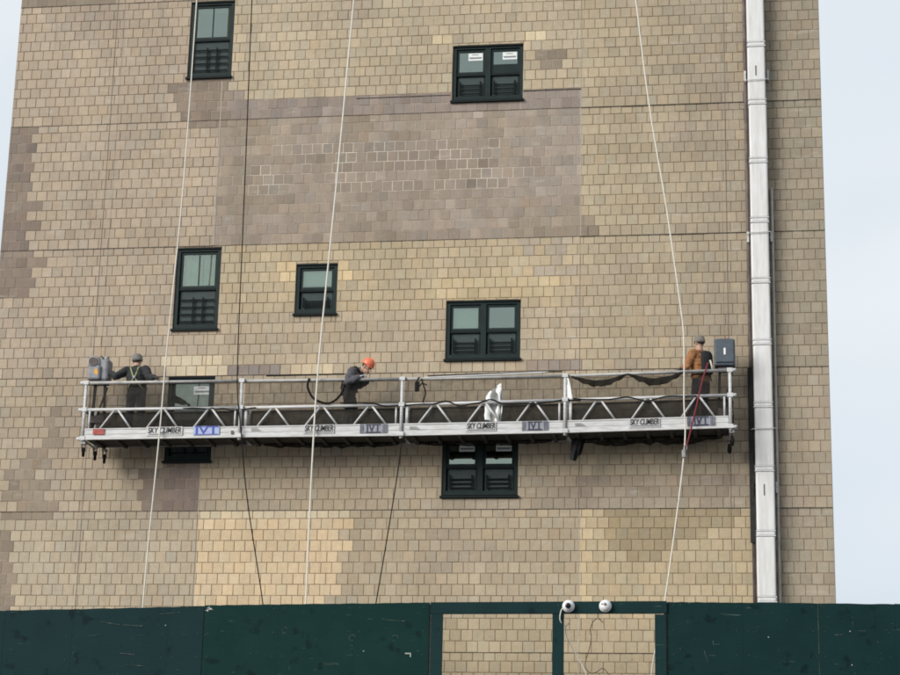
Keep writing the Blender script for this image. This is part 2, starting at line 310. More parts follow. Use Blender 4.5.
def brick_look(x, z, row):
    """colour of the piece by wall zone and repair patch; also how its joint was pointed"""
    j = lambda s: (random.Random(row*977+s).random()-.5)          # ragged toothed borders, per course
    c = BEIGE; patched = False; light_joint = 0.0
    if x > -4.515: c = lerp((177,158,127), (164,147,121), sm(-4.5, -1.5, x))  # blocks grow darker towards the duct
    if x > -1.2: c = (156,141,117)  # darkest tone, right of the duct
    if x < -11.62: c = lerp(c, (175,155,130), .8)
    if -11.62 < x < -4.5 and z > 8.1: c = (181,162,132)
    if z < 2.6 and z > 0: c = lerp(c, (170,152,125), .6)
    if -11.4 < x < -4.6 and 3.9 < z < 5.19: c = (184,163,129)
    if -7.4 < x < -4.9 and 3.97 < z < 4.4: c = (194,171,132)
    if x < -11.62 and z < 0: c = (180,162,134)
    if -8.8 < x < -4.5 and z < 0: c = (175,156,127)
    v = vnoise(x, z, .9, 3)
    if v > .70: c = lerp(c, (158,140,120), (v-.70)*2.2)
    # golden campaigns
    if -11.62 < x < -8.75+.45*(z+.1)*.35+j(1)*.3 and -3 < z < 0: c = GOLD if z < -.15 else PALE
    if -4.515 < x < -1.42 and z < 0: c = OLIVE if vnoise(x, z, 1.1, 9) < .62 or z < -1 else (160,141,109)
    if -4.515 < x < -4.33 and z < 0: c = (203,178,138)
    if z < -1.9: c = (181,161,128)
    if (-10.28 < x < -9.9 or -9.16 < x < -8.93) and 4.36 < z < 4.80: c = (211,183,139)
    if -12.5 < x < -11.25 and 2.64 < z < 3.02: c = PALE
    if (-7.42 < x < -7.0 or -5.66 < x < -5.25) and 9.15 < z < 9.36: c = (205,184,146)
    if -11.2 < x < -10.2 and 2.55 < z < 2.8: c = (146,131,116)
    if -9.9 < x < -9.1 and 2.6 < z < 2.82: c = (198,178,144)
    # mauve patches, laid later with pale flush joints
    if -11.62 < x < -4.515 and 5.18 < z < (8.46 if x < -11.1 else 8.17):
        t = vnoise(x, z, .55, 5); c = lerp(MAUVE, (164,147,130), t*.8); patched = True
        if x > -5.9 and z > 5.9: c = lerp(c, (160,145,128), .5)
        if 6.1 < z < 7.3 and -11.0 < x < -5.6+j(11)*.8 and vnoise(x, z, .38, 21) > .40: light_joint = .35+.65*rng.random(); c = lerp(c, (146,130,112), .5)
        if 7.75 < z: c = lerp(c, (143,127,115), .6)
    if -12.62+j(2)*.25+max(0, 8.5-z)*.35 < x < -11.45 and 7.66 < z < 8.66: c = lerp(MAUVE, DMAUVE, .35); patched = True
    if x < -15.28+j(3)*.34 and 5.19 < z < 7.77: c = lerp(DMAUVE, MAUVE, vnoise(x, z, .4, 6)*.7); patched = True
    if x < -15.2+j(3)*.4 and 4.3 < z <= 5.19: c = lerp(MAUVE, DMAUVE, .35+.4*vnoise(x, z, .5, 8)); patched = True
    if -12.78+j(4)*.25 < x < -11.60 and -.02 < z < .88: c = DMAUVE if x > -12.2 else lerp(MAUVE, DMAUVE, .6); patched = True
    if -15.5 < x < -14.3 and -.1 < z < 2.0:
        cx_ = -14.75-.30*math.sin(z*2.6+.4)
        if abs(x-cx_+j(5)*.4) < .10+.34*sm(1.7, .4, z): c = lerp(MAUVE, DMAUVE, .3*vnoise(x, z, .3, 4)); patched = True
    if x < -15.12+j(6)*.2 and -2.2 < z < -.35: c = lerp(MAUVE, DMAUVE, .2); patched = True
    if -5.34+j(7)*.1 < x < -4.85+j(8)*.1 and 8.55 < z < 9.0: c = MAUVE; patched = True
    if z > 10.42 and x < -13.9: c = MAUVE; patched = True
    if -5.5+j(9)*.3 < x < -1.42 and 0 < z < .60: c = lerp((150,133,113), (163,146,121), vnoise(x, z, .5, 12)); light_joint = .2
    if -5.6 < x < -4.4 and 2.6 < z < 2.85: c = (152,135,117)
    if -4.515 < x < -4.2 and 5.2 < z < 5.6: c = MAUVE
    if -6.0 < x < -4.6 and 4.35 < z < 5.19 and vnoise(x, z, .25, 14) > .6: c = (172,155,130); light_joint = .3
    if -7.05 < x < -5.6 and 0 < z < .22: c = (160,143,119)
    return c, patched, light_joint

blocks = []      # (x0,x1,z0,z1,color,mortar,depth)
rows = []
for s in range(-3, 6):
    zb = s*ST
    for k in range(12): rows.append((zb+k*B, zb+(k+1)*B, 0))
    rows.append((zb+12*B, zb+ST, 1))
rows = [r for r in rows if r[1] < ZTOP+.01 and r[0] > ZBOT]
ZTOP = max(r[1] for r in rows); ZBOT = min(r[0] for r in rows)
for ri, (z0, z1, short) in enumerate(rows):
    off = (ri % 2)*B*.5 + rng.uniform(-.022, .022)
    zs = sorted(set([z0, z1]))
    # cut the course where window heads and sills cross it
    cuts = [z0, z1]
    for w in WIN:
        for zz in (w[2], w[3]):
            if z0+.03 < zz < z1-.03: cuts.append(zz)
    pieces = []
    edges = [XL, XR]+SEAMS
    for w in WIN:
        if w[2] < z1-.001 and w[3] > z0+.001: edges += [w[0], w[1]]
    edges = sorted(set(edges))
    for a, b in zip(edges[:-1], edges[1:]):
        if b-a < .01: continue
        mid = (a+b)/2; zz0, zz1 = z0, z1
        win = [w for w in WIN if w[0] < mid < w[1] and w[2] < z1-.001 and w[3] > z0+.001]
        if win:
            w = win[0]
            if w[3] < z1-.02: zz0 = max(z0, w[3])          # sliver above the head
            elif w[2] > z0+.02: zz1 = min(z1, w[2])        # sliver under the sill
            else: continue
        xs = [a]; k = math.ceil((a-off)/B+.0001)
        while k*B+off < b-.0001:
            xx = k*B+off+rng.uniform(-.005, .005)
            if xx-xs[-1] > .035 and b-xx > .035: xs.append(xx)
            k += 1
        xs.append(b)
        for p, q_ in zip(xs[:-1], xs[1:]): pieces.append((p, q_, zz0, zz1))
    run = 0
    for (p, q_, a, b) in pieces:
        if rng.random() < .10: run = rng.uniform(-.09, .07)      # short runs of one batch
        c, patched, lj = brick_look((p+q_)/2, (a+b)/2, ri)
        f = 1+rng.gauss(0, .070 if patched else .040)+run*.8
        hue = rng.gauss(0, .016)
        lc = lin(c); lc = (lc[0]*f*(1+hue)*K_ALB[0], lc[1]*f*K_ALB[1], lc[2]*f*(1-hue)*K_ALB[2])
        soft = rng.random()
        if patched:
            mo = lerp(lc, lin((228,219,204)), .05+.90*lj) if lj else lerp(lc, lin((196,180,158)), rng.choice((.05, .05, .2, .45))); dep = .0046
        else:
            dark = lin((129,111,92))  # brown mortar, with the shadow of the recessed joints put into its colour
            mo = lerp(dark, lc, .12 if soft > .14 else .75); dep = .009 if soft > .14 else .0052
            if lj: mo = lerp(mo, lin((190,175,150)), lj)
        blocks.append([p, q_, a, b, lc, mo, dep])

def add_block(mb, x0, x1, z0, z1, g, col, jit, yb=.05):
    e = .0045
    x0 += g; x1 -= g; z0 += g; z1 -= g
    if x1-x0 < .02 or z1-z0 < .02: e = .003
    y = [rng.uniform(-jit, jit) for _ in range(4)]; t = rng.uniform(-jit, jit)*1.5
    o = [(x0, .0035+t, z0), (x1, .0035+t, z0), (x1, .0035+t, z1), (x0, .0035+t, z1)]
    i_ = [(x0+e, t+y[0], z0+e), (x1-e, t+y[1], z0+e), (x1-e, t+y[2], z1-e), (x0+e, t+y[3], z1-e)]
    bk = [(x0, yb, z0), (x1, yb, z0), (x1, yb, z1), (x0, yb, z1)]
    mb.add(o+i_+bk, [(4,5,6,7), (0,1,5,4), (1,2,6,5), (2,3,7,6), (3,0,4,7), (8,9,1,0), (9,10,2,1), (10,11,3,2), (11,8,0,3)], col)

# the 300 largest-showing whole bricks are pieces of their own
def seen(b): return b[2] > -1.55 and b[3] < 10.0 and (b[1]-b[0]) > .185 and (b[3]-b[2]) > .19 and not (-1.45 < (b[0]+b[1])/2 < -.95) and not (1.0 < b[2] < 2.5 and b[0] < -1.6)
def near(b):
    d = Vector(((b[0]+b[1])/2, 0, (b[2]+b[3])/2))-CAMPOS
    return d.length**3/ abs(d.y)
vis = sorted([b for b in blocks if seen(b)], key=near)[:300]
vid = set(id(b) for b in vis)
field = MB(); mortar = MB()
for b in blocks:
    mortar.add([(b[0], b[6], b[2]), (b[1], b[6], b[2]), (b[1], b[6], b[3]), (b[0], b[6], b[3])], [(0,1,2,3)], b[5])
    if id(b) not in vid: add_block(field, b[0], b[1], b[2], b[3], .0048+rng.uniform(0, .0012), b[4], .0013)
tag(field.build('brick_field', M['brick'], bld), kind='stuff')
mortar.build('mortar_bed', M['mortar'], bld)
unit = []
for k in range(6):
    mbk = MB(); add_block(mbk, -B/2, B/2, -B/2, B/2, .005, None, .0014); me = mbk.mesh('brick'); me.materials.append(M['brick_obj']); unit.append(me)
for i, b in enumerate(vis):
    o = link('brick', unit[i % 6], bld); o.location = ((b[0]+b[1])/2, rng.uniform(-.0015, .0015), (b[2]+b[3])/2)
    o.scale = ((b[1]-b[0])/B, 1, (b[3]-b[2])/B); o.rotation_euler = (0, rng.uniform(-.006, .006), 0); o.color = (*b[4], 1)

# shelf angles at each storey: dark overhanging line under the course that starts the storey
for s in range(-1, 5):
    z = s*ST; mbk = MB()
    hs_ = {-1: (.004, .004, .006, .006), 0: (.005, .004, .003, .010), 1: (.002, .002, .004, .009), 2: (.007, .0015, .012, .011), 3: (.002, .0015, .013, .012), 4: (.004, .003, .004, .004)}[s]
    spans = list(zip((XL, -11.62, -4.515, -1.0), (-11.62, -4.515, -1.0, XR), hs_))
    for a, b_, h in spans:
        x = a
        while x < b_-.01:
            l_ = min(rng.uniform(.5, 1.6), b_-x)
            h_ = h*rng.uniform(.6, 1.25)
            hit = [w for w in WIN if w[2] < z < w[3] and w[1] > x and w[0] < x+l_]
            if not hit: mbk.box(x, x+l_-.002, -.003-h_*.7-rng.uniform(0, .003), .02, z-h_, z+.0012)
            x += l_
    mbk.build('shelf_angle', M['ledge'], bld)
# step in the facing over the big patch and right of the upper double window
mbk = MB(); mbk.box(-5.63, -4.52, -.010, .01, 8.145, 8.165); mbk.box(-8.9, -7.05, -.008, .01, 8.118, 8.132); mbk.build('shelf_angle', M['ledge'], bld)
# sealed movement joints
def joint(x, z0, z1, w, m, wob=.004):
    mbk = MB(); z = z0
    while z < z1-.01:
        l_ = min(rng.uniform(.4, 1.0), z1-z); mbk.box(x-w/2+rng.uniform(-wob, wob), x+w/2+rng.uniform(-wob, wob), -.0035, .02, z, z+l_-.003); z += l_
    mbk.build('movement_joint', m, bld)
joint(-13.86, ZBOT, ZTOP, .008, M['caulk_dark']); joint(-11.615, 5.2, 8.60, .020, M['caulk']); joint(-11.615, -.05, .9, .018, M['caulk']); joint(-11.61, -3.0, -.05, .012, M['caulk'])
joint(-4.515, 5.2, 8.13, .018, M['caulk']); joint(-4.515, 8.14, ZTOP, .012, M['caulk']); joint(-4.515, ZBOT, -.02, .016, M['caulk']); joint(-1.79, -.0, ZTOP, .010, M['caulk_dark'])
# shell that closes the building behind the facing
MB().box(XL, XL+.2, .05, 16, TZ, 16).build('side_wall', M['side'], bld)
MB().box(XR-.2, XR, .05, 16, TZ, 16).build('side_wall', M['side'], bld)
MB().box(XL, XR, 15.8, 16, TZ, 16).build('back_wall', M['side'], bld)
MB().box(XL+.001, XR-.001, .004, .3, ZTOP+.001, 16).build('upper_wall', M['side'], bld)
MB().box(XL+.001, XR-.001, .004, .3, TZ, ZBOT-.001).build('base_wall', M['side'], bld)
MB().box(XL-.05, XR+.05, -.05, 16.05, 16.001, 16.25).build('roof', M['roof'], bld)
for s in range(-1, 5): MB().box(XL+.21, XR-.21, .16, 15.75, s*ST-.22, s*ST-.02).build('floor_slab', M['slab'], bld)

# ---- windows
def ring(mb, x0, x1, z0, z1, w, y0, y1, wb=None):
    wb = wb or w
    mb.box(x0, x1, y0, y1, z1-w, z1); mb.box(x0, x1, y0, y1, z0, z0+wb); mb.box(x0, x0+w, y0, y1, z0+wb+.0005, z1-w-.0005); mb.box(x1-w, x1, y0, y1, z0+wb+.0005, z1-w-.0005)
def leaf(root, x0, x1, z0, z1, tall, sticker=None, cover=None, muntin=False, gap=0.0, split=.52):
    zm = z0+(z1-z0)*(1-split)
    u = MB(); ring(u, x0, x1, zm, z1, .048, .062, .10); u.build('upper_sash', M['frame'], root)
    MB().box(x0+.044, x1-.044, .078, .084, zm+.044, z1-.044).build('pane', M['glass'], root)
    MB().box(x0+.002, x1-.002, .045, .100, zm-.045, zm+.0).build('meeting_rail', M['sill'], root)
    lo = MB(); ring(lo, x0+.012, x1-.012, z0, zm-.046, .045, .090, .125); lo.build('lower_sash', M['frame'], root)
    MB().box(x0+.05, x1-.05, .106, .112, z0+.04, zm-.09).build('pane', M['glass_low'], root)
    MB().box(x0+.03, x1-.03, .087, .088, z0+.02, zm-.05).build('insect_screen', M['screen'], root)
    if muntin: MB().box((x0+x1)/2-.010, (x0+x1)/2+.010, .070, .077, zm+.06, z1-.06).build('muntin', M['sill'], root)
    gw = x1-x0; gz0, gz1 = z0+.03, zm-.09
    if tall:
        for t in (.40, .66): MB().box(x0+gw*t-.012, x0+gw*t+.012, .034, .056, gz0, gz1-.10).build('guard_bar', M['guard'], root)
        n = 4; xa, xb = x0+.03, x1-.03
    else:
        for t in (.13, .84): MB().box(x0+gw*t-.014, x0+gw*t+.014, .034, .056, gz0, gz1-.07).build('guard_bar', M['guard'], root)
        n = 3; xa, xb = x0+gw*.10, x1-gw*.12
    for k in range(n):
        z = gz0+.03+(gz1-gz0-.18)*k/(n-1); MB().box(xa, xb, .036, .054, z-.011, z+.011).build('guard_bar', M['guard'], root)
    if gap: MB().box(x0+.05, x1-.05, .066, .090, z1-.06-gap*1.6, z1-.06-gap).build('lowered_sash_rail', M['frame'], root)
    if gap: MB().box(x0+.05, x1-.05, .0885, .0895, zm+.02, z1-.06-gap*1.6).build('insect_screen', M['screen'], root)
    if sticker:
        sx0, sx1, sz0, sz1 = sticker
        a, b_ = x0+gw*sx0, x0+gw*sx1; c, d = z0+(z1-z0)*sz0, z0+(z1-z0)*sz1
        MB().box(a, b_, .0745, .0775, c, d).build('sticker', M['paper'], root)
        pr = MB()
        for k, (t, w0, w1) in enumerate(((.30, .08, .92), (.42, .06, .94), (.80, .25, .7))):
            z = c+(d-c)*t; pr.box(a+(b_-a)*w0, a+(b_-a)*w1, .0735, .0744, z-.010, z+.008)
        pr.build('sticker_print', M['print'], root)
    if cover == 'blind': MB().box(x0+.05, x1-.05, .145, .150, zm+.02, z1-.04).build('roller_blind', M['blind'], root)
    if cover == 'halfblind': MB().box(x0+.05, x1-.05, .145, .150, zm+(z1-zm)*.25, z1-.04).build('roller_blind', M['blind'], root)
    if cover == 'curtain':
        for a, b_ in ((x0+.05, x0+gw*.55), (x0+gw*.60, x1-.04)):
            cm = MB(); n = 36; V = []
            for k in range(n+1):
                xx = a+(b_-a)*k/n; yy = .165+.034*math.sin(k*.95)+.012*math.sin(k*.37+1)
                V += [(xx, yy, z0+.1), (xx, yy, z1)]
            cm.add(V, [(2*k, 2*k+2, 2*k+3, 2*k+1) for k in range(n)]).build('curtain', M['curtain'], root, True)
def window(i, twin, **kw):
    x0, x1, z0, z1 = WIN[i]; f = MB()
    ring(f, x0+.004, x1-.004, z0+.055, z1-.004, .068, .030, .135, .075)
    if twin: f.box((x0+x1)/2-.052, (x0+x1)/2+.052, .030, .135, z0+.131, z1-.073)
    root = f.build('window', M['frame'], bld)
    s = MB(); s.add([(x0-.025, -.055, z0-.012), (x1+.02, -.055, z0-.012), (x1+.02, .14, z0-.012), (x0-.025, .14, z0-.012),
                     (x0-.025, -.055, z0+.030), (x1+.02, -.055, z0+.030), (x1+.02, .14, z0+.0545), (x0-.025, .14, z0+.0545)],
                    [(0,3,2,1),(4,5,6,7),(0,1,5,4),(1,2,6,5),(2,3,7,6),(3,0,4,7)]); s.build('sill', M['sill'], root)
    h = MB(); h.box(x0+.003, x1-.003, .0, .029, z1-.030, z1-.003); h.build('head_shadow_strip', M['sill'], root)  # near-black strip standing in for the shadow line under the window head
    r = MB(); r.box(x0-.028, x0+.003, .051, .15, z0, z1); r.box(x1-.003, x1+.028, .051, .15, z0, z1); r.box(x0, x1, .051, .15, z1-.003, z1+.02); r.build('reveal', M['caulk'], root)
    a, b_, c, d = x0+.074, x1-.074, z0+.132, z1-.074
    if twin:
        m_ = (x0+x1)/2
        leaf(root, a, m_-.054, c, d, False, **kw.get('L', {})); leaf(root, m_+.054, b_, c, d, False, **kw.get('R', {}))
    else: leaf(root, a, b_, c, d, kw.get('tall', True), **kw.get('L', {}))
    return root
window(0, False, L=dict(muntin=True, split=.50))
window(1, True, L=dict(sticker=(.40, .90, .775, .93)), R=dict(sticker=(.40, .90, .775, .93), gap=.26))
window(2, False, L=dict(muntin=True, cover='curtain', split=.50))
window(3, False, tall=False, L=dict(cover='halfblind', split=.52))
window(4, True, L=dict(cover='blind'), R=dict())
window(5, True, L=dict(sticker=(.40, .90, .775, .93)), R=dict(sticker=(.40, .90, .775, .93)))
window(6, False, L=dict(sticker=(.54, .97, .82, .93), split=.55))

# ------------------------------------------------------------------ duct and conduits up the facade
duct = empty('exhaust_duct', (-1.19, -.17, TZ), 'white square-edged duct running up the whole facade beside the right corner', 'duct')
DX0, DX1 = -1.355, -1.025
zs_ = [-4.5] + [-1.72+1.165*k for k in range(0, 13)]
for k in range(len(zs_)-1):
    dx = rng.uniform(-.006, .006); mbk = MB(); mbk.rbox(DX0+dx, DX1+dx, -.31, -.035, zs_[k]+.09 if k else zs_[k], zs_[k+1]-.004, .035, 3)
    rel(mbk.build('duct_section', M['duct'], None), duct)
    z = zs_[k+1]
    mbk = MB(); mbk.rbox(DX0-.003, DX1+.003, -.314, -.033, z+.002, z+.088, .036, 3); rel(mbk.build('duct_collar', M['duct'], None), duct)
    for zz in (z, z+.088):
        mbk = MB(); mbk.rbox(DX0-.009, DX1+.009, -.320, -.027, zz-.009, zz+.009, .006, 2); rel(mbk.build('band', M['duct_band'], None), duct)
for z in (8.25, 5.05, .35, -2.3):
    for x in (DX0-.075, DX1+.028):
        mbk = MB(); mbk.box(x, x+.04, -.12, .0, z-.10, z+.10); rel(mbk.build('bracket', M['bracket'], None), duct)
    mbk = MB(); mbk.box(DX0-.055, DX1+.055, -.045, -.0045, z-.03, z+.03); rel(mbk.build('bracket_bar', M['bracket'], None), duct)
for z in (8.30, .30):
    mbk = MB(); mbk.box(-1.215, -1.195, -.3175, -.309, z-.13, z+.07); rel(mbk.build('inspection_slot', M['pipe_dark'], None), duct)
for zz in (8.10, 5.09, 1.4):
    mbk = MB(); mbk.tube([(DX0-.07, -.05, zz+.02), (DX0-.055, -.24, zz-.02), (DX0-.02, -.34, zz-.03), (DX1+.02, -.34, zz-.02), (DX1+.06, -.22, zz)], .008, 6); rel(mbk.build('tie_wire', M['bracket'], None), duct)
mbk = MB(); mbk.tube([(-1.405, -.07, z) for z in (-4.5, 15.5)], .030, 12)
tag(mbk.build('conduit', M['pipe_dark'], None, True), 'dark brown conduit pipe close along the left side of the white duct', 'pipe')
mbk = MB(); mbk.tube([(-.955-.0015*k, -.06, 6.0-10.5*k/10) for k in range(11)], .022, 10)
tag(mbk.build('conduit', M['pipe_pale'], None, True), 'thin pale conduit pipe along the right side of the white duct', 'pipe')
# torn black wrap hanging in the gap beside the duct
mbk = MB(); V = []; n = 40
for k in range(n+1):
    z = 2.55-k*(3.2/n); w = .045+.035*vnoise(0, z, .22, 33)
    V += [(-1.46, -.125, z), (-1.46+w+.02, -.20-.02*vnoise(1, z, .15, 2), z), (-1.46+w*.6, -.10, z)]
Fc = []
for k in range(n):
    a = 3*k
    for p_, q_ in ((0, 1), (1, 2), (2, 0)): Fc.append((a+p_, a+q_, a+3+q_, a+3+p_))
mbk.add(V, Fc); tag(mbk.build('torn_wrap', M['black_cloth'], None), 'ragged black wrap hanging in the gap left of the white duct', 'wrap')

# ------------------------------------------------------------------ suspended platform
PX = [-13.62, -10.64, -7.65, -4.69, -1.77]; PZB = [1.162, 1.177, 1.174, 1.195, 1.252]; PZT = [2.247, 2.239, 2.230, 2.241, 2.303]
PZM = [1.733, 1.733, 1.748, 1.796, 1.846]; PZS = [1.372, 1.382, 1.398, 1.418, 1.472]
FY, BY = -.95, -.27
plat = empty('suspended_platform', (-7.7, -.6, 1.17), 'long aluminium suspended scaffold platform with truss rails hanging across the facade', 'scaffold')
def at(arr, s): i = min(int(s), 3); t = s-i; return arr[i]*(1-t)+arr[i+1]*t
def pp(s, arr, y): return (at(PX, s), y, at(arr, s))
def part(mb, name, m, smooth=False): return rel(mb.build(name, M[m], None, smooth), plat)
E_ = .012
for i in range(4):
    a, b_ = i+E_, i+1-E_
    for y, sgn in ((FY, -1), (BY, 1)):
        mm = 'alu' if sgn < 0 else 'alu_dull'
        zs0, zs1 = at(PZB, a), at(PZS, a); ze0, ze1 = at(PZB, b_), at(PZS, b_)
        mb = MB()
        xa, xb = at(PX, a), at(PX, b_)
        prof = [(0, .0), (0, .045), (.012, .052), (.012, .100), (.006, .106), (.006, .114), (.012, .120), (.012, .190), (.002, .200), (.002, 1.0)]
        V = []; h0, h1 = zs1-zs0, ze1-ze0
        pr = [(d, min(hh/.22, 1.0)) for d, hh in prof]
        for X, z_, h in ((xa, zs0, h0), (xb, ze0, h1)):
            V += [(X, y+sgn*(.026-d), z_+h*t) for d, t in pr]; V += [(X, y-sgn*.02, z_+h), (X, y-sgn*.02, z_)]
        n = len(pr)+2
        mb.add(V, [(k, (k+1) % n, n+(k+1) % n, n+k) for k in range(n)]+[tuple(range(n)), tuple(range(2*n-1, n-1, -1))])
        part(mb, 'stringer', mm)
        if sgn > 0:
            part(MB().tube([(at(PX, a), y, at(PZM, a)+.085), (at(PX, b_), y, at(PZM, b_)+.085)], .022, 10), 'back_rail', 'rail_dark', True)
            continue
        part(MB().tube([pp(a, PZM, y), pp(b_, PZM, y)], .029, 10), 'mid_rail', mm, True)
        part(MB().tube([pp(a, PZT, y), pp(b_, PZT, y)], .029, 10), 'top_rail', 'alu_dull', True)
        for s_ in (i+.035, i+.965):
            part(MB().tube([(at(PX, s_), y, at(PZS, s_)), (at(PX, s_), y, at(PZM, s_)-.02)], .019, 8), 'strut', mm, True)
        for ap in (.205, .505, .805):
            for sg in (-1, 1):
                s0, s1 = i+ap+sg*.012, i+ap+sg*.098
                part(MB().tube([(at(PX, s0), y, at(PZM, s0)-.015), (at(PX, s1), y, at(PZS, s1))], .019, 8), 'brace', mm, True)
    # deck planks
    mb = MB()
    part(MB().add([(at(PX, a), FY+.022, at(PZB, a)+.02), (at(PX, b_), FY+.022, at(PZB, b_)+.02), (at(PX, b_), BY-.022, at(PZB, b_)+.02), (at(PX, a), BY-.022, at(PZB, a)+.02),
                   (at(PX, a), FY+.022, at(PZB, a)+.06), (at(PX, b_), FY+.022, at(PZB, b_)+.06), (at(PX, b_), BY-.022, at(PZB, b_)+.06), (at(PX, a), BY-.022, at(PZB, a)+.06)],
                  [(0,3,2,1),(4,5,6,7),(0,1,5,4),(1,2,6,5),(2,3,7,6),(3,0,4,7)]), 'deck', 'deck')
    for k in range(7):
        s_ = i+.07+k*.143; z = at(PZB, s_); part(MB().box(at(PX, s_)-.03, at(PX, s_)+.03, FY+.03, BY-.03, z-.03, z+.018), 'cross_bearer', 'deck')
    # debris nets on the wall side, gathered thicker below the mid rail
    def net(y, za, zb_, name, m, seed, amp=.02, nx=26, nz_=6):
        V = []; Fc = []
        for r in range(nz_+1):
            for c in range(nx+1):
                s_ = a+(b_-a)*c/nx; t = r/nz_; z = at(za[0], s_)+za[1]+(at(zb_[0], s_)+zb_[1]-at(za[0], s_)-za[1])*t
                V.append((at(PX, s_), y+amp*(vnoise(s_*12, z, .35, seed)-.5)*2, z-(0 if 0 < r < nz_ else .0)))
        for r in range(nz_):
            for c in range(nx): k = r*(nx+1)+c; Fc.append((k, k+1, k+nx+2, k+nx+1))
        return part(MB().add(V, Fc), name, m)
    net(FY+.062, (PZB, .07), (PZT, -.005), 'debris_net', 'net', 40+i, .016)
    net(BY-.075, (PZB, .065), (PZM, .07), 'debris_net', 'net_dense', 50+i, .012)
# loose scalloped net edge under the deck
for s0, s1, dz in ((1.1, 1.95, .07), (2.05, 2.9, .06), (3.05, 3.95, .13)):
    V = []; Fc = []; n = 60
    for k in range(n+1):
        s_ = s0+(s1-s0)*k/n; z = at(PZB, s_); e = math.sin(math.pi*k/n)**.3
        V += [(at(PX, s_), BY-.05, z+.02), (at(PX, s_), BY-.06+.02*math.sin(k*1.7), z-.01-dz*e*(.5+.7*vnoise(s_*20, 0, 1, 61)))]
    for k in range(n): Fc.append((2*k, 2*k+2, 2*k+3, 2*k+1))
    part(MB().add(V, Fc), 'net_fringe', 'net_drape')
# posts and couplers between modules
for i in range(5):
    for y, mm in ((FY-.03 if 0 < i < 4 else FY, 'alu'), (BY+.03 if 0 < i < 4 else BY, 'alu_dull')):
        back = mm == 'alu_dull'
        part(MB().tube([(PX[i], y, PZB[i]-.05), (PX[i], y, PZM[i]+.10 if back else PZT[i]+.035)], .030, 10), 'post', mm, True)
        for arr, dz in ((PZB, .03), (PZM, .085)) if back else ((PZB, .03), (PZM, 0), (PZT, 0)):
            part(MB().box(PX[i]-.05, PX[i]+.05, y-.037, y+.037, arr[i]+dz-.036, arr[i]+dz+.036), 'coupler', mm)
    if 0 < i < 4: part(MB().tube([(PX[i]+.085, FY, PZB[i]+.2), (PX[i]+.085, FY, PZM[i])], .018, 8), 'strut', 'alu', True)
for i, sg in ((0, -1), (4, 1)):
    for arr, dz in ((PZB, .02), (PZM, 0), (PZT, 0)):
        part(MB().tube([(PX[i]+sg*.02, FY, arr[i]+dz), (PX[i]+sg*.11, FY, arr[i]+dz)], .033, 10), 'rail_stub', 'alu', True)
        if arr is not PZT: part(MB().tube([(PX[i]+sg*.03, FY, arr[i]+dz), (PX[i]+sg*.03, BY, arr[i]+dz)], .026, 8), 'end_rail', 'alu_dull', True)
# plates with lettering
def text_mesh(s, size, w=None, shear=0.0):
    cu = bpy.data.curves.new('lettering', 'FONT'); cu.body = s; cu.size = size; cu.align_x = 'CENTER'; cu.align_y = 'CENTER'; cu.extrude = .0012; cu.shear = shear; cu.offset = size*.008
    o = bpy.data.objects.new('tmp', cu); COL.objects.link(o); dg = bpy.context.evaluated_depsgraph_get(); dg.update()
    me = bpy.data.meshes.new_from_object(o.evaluated_get(dg)); bpy.data.objects.remove(o)
    xs = [v.co.x for v in me.vertices]; 
    if w:
        f = w/(max(xs)-min(xs))
        for v in me.vertices: v.co.x *= f
    bm = bmesh.new(); bm.from_mesh(me)                      # embolden: overlaid copies a hair apart
    for k, dx in enumerate((-.020, .020, .0)):
        m2 = me.copy(); m2.transform(Matrix.Translation((dx*size, (.012 if k == 2 else 0)*size, .0004*(k+1)))); bm.from_mesh(m2); bpy.data.meshes.remove(m2)
    bm.to_mesh(me); bm.free()
    me.transform(Matrix.Rotation(math.radians(90), 4, 'X')); me.name = 'lettering'
    return me
def plate(x0, x1, s, body, pm, lm, kind):
    xm = (x0+x1)/2; si = next(i for i in range(4) if PX[i] <= xm <= PX[i+1]); sc = si+(xm-PX[si])/(PX[si+1]-PX[si])
    sl = math.atan2(PZS[si+1]-PZS[si], PX[si+1]-PX[si]); z = at(PZB, sc)+.132
    hh = .168
    mb = MB(); mb.box(-(x1-x0)/2, (x1-x0)/2, -.006, .006, -hh/2, hh/2); p = mb.build('name_plate', M[pm]); p.parent = plat
    p.location = Vector((xm, FY-.0315, z))-Vector(plat.location); p.rotation_euler = (0, -sl, 0)
    if kind == 'sky':
        tm = text_mesh(body, .150, (x1-x0)*.93, .18); tm.materials.append(M[lm]); t = link('lettering', tm, p); t.location = (0, -.008, .012)
        MB().box(-(x1-x0)*.44, (x1-x0)*.47, -.0085, -.0065, -.062, -.050).build('underline', M[lm], p)
    else:
        tm = text_mesh(body, .205, (x1-x0)*(.86 if kind == 'ivt' else .50)); tm.materials.append(M[lm]); t = link('lettering', tm, p); t.location = (0, -.008, 0)
        if kind == 'ivt': MB().box(-(x1-x0)*.47, (x1-x0)*.47, -.0085, -.0065, .064, .078).build('border', M[lm], p)
        if kind == 'ivt': MB().box(-(x1-x0)*.47, (x1-x0)*.47, -.0085, -.0065, -.078, -.064).build('border', M[lm], p)
        if kind == 'str':
            MB().box(-(x1-x0)*.28, (x1-x0)*.28, -.0085, -.0065, -.082, -.056).build('border', M[lm], p)
            MB().box(-(x1-x0)*.28, (x1-x0)*.28, -.0085, -.0065, .060, .080).build('border', M[lm], p)
            for k in (-.46, -.41, -.36, .36, .41, .46): MB().box((x1-x0)*k-.006, (x1-x0)*k+.006, -.0085, -.0065, -.08, .08).build('stripe', M[lm], p)
plate(-12.393, -11.717, 0, 'SKY CLIMBER', 'alu', 'ink', 'sky')
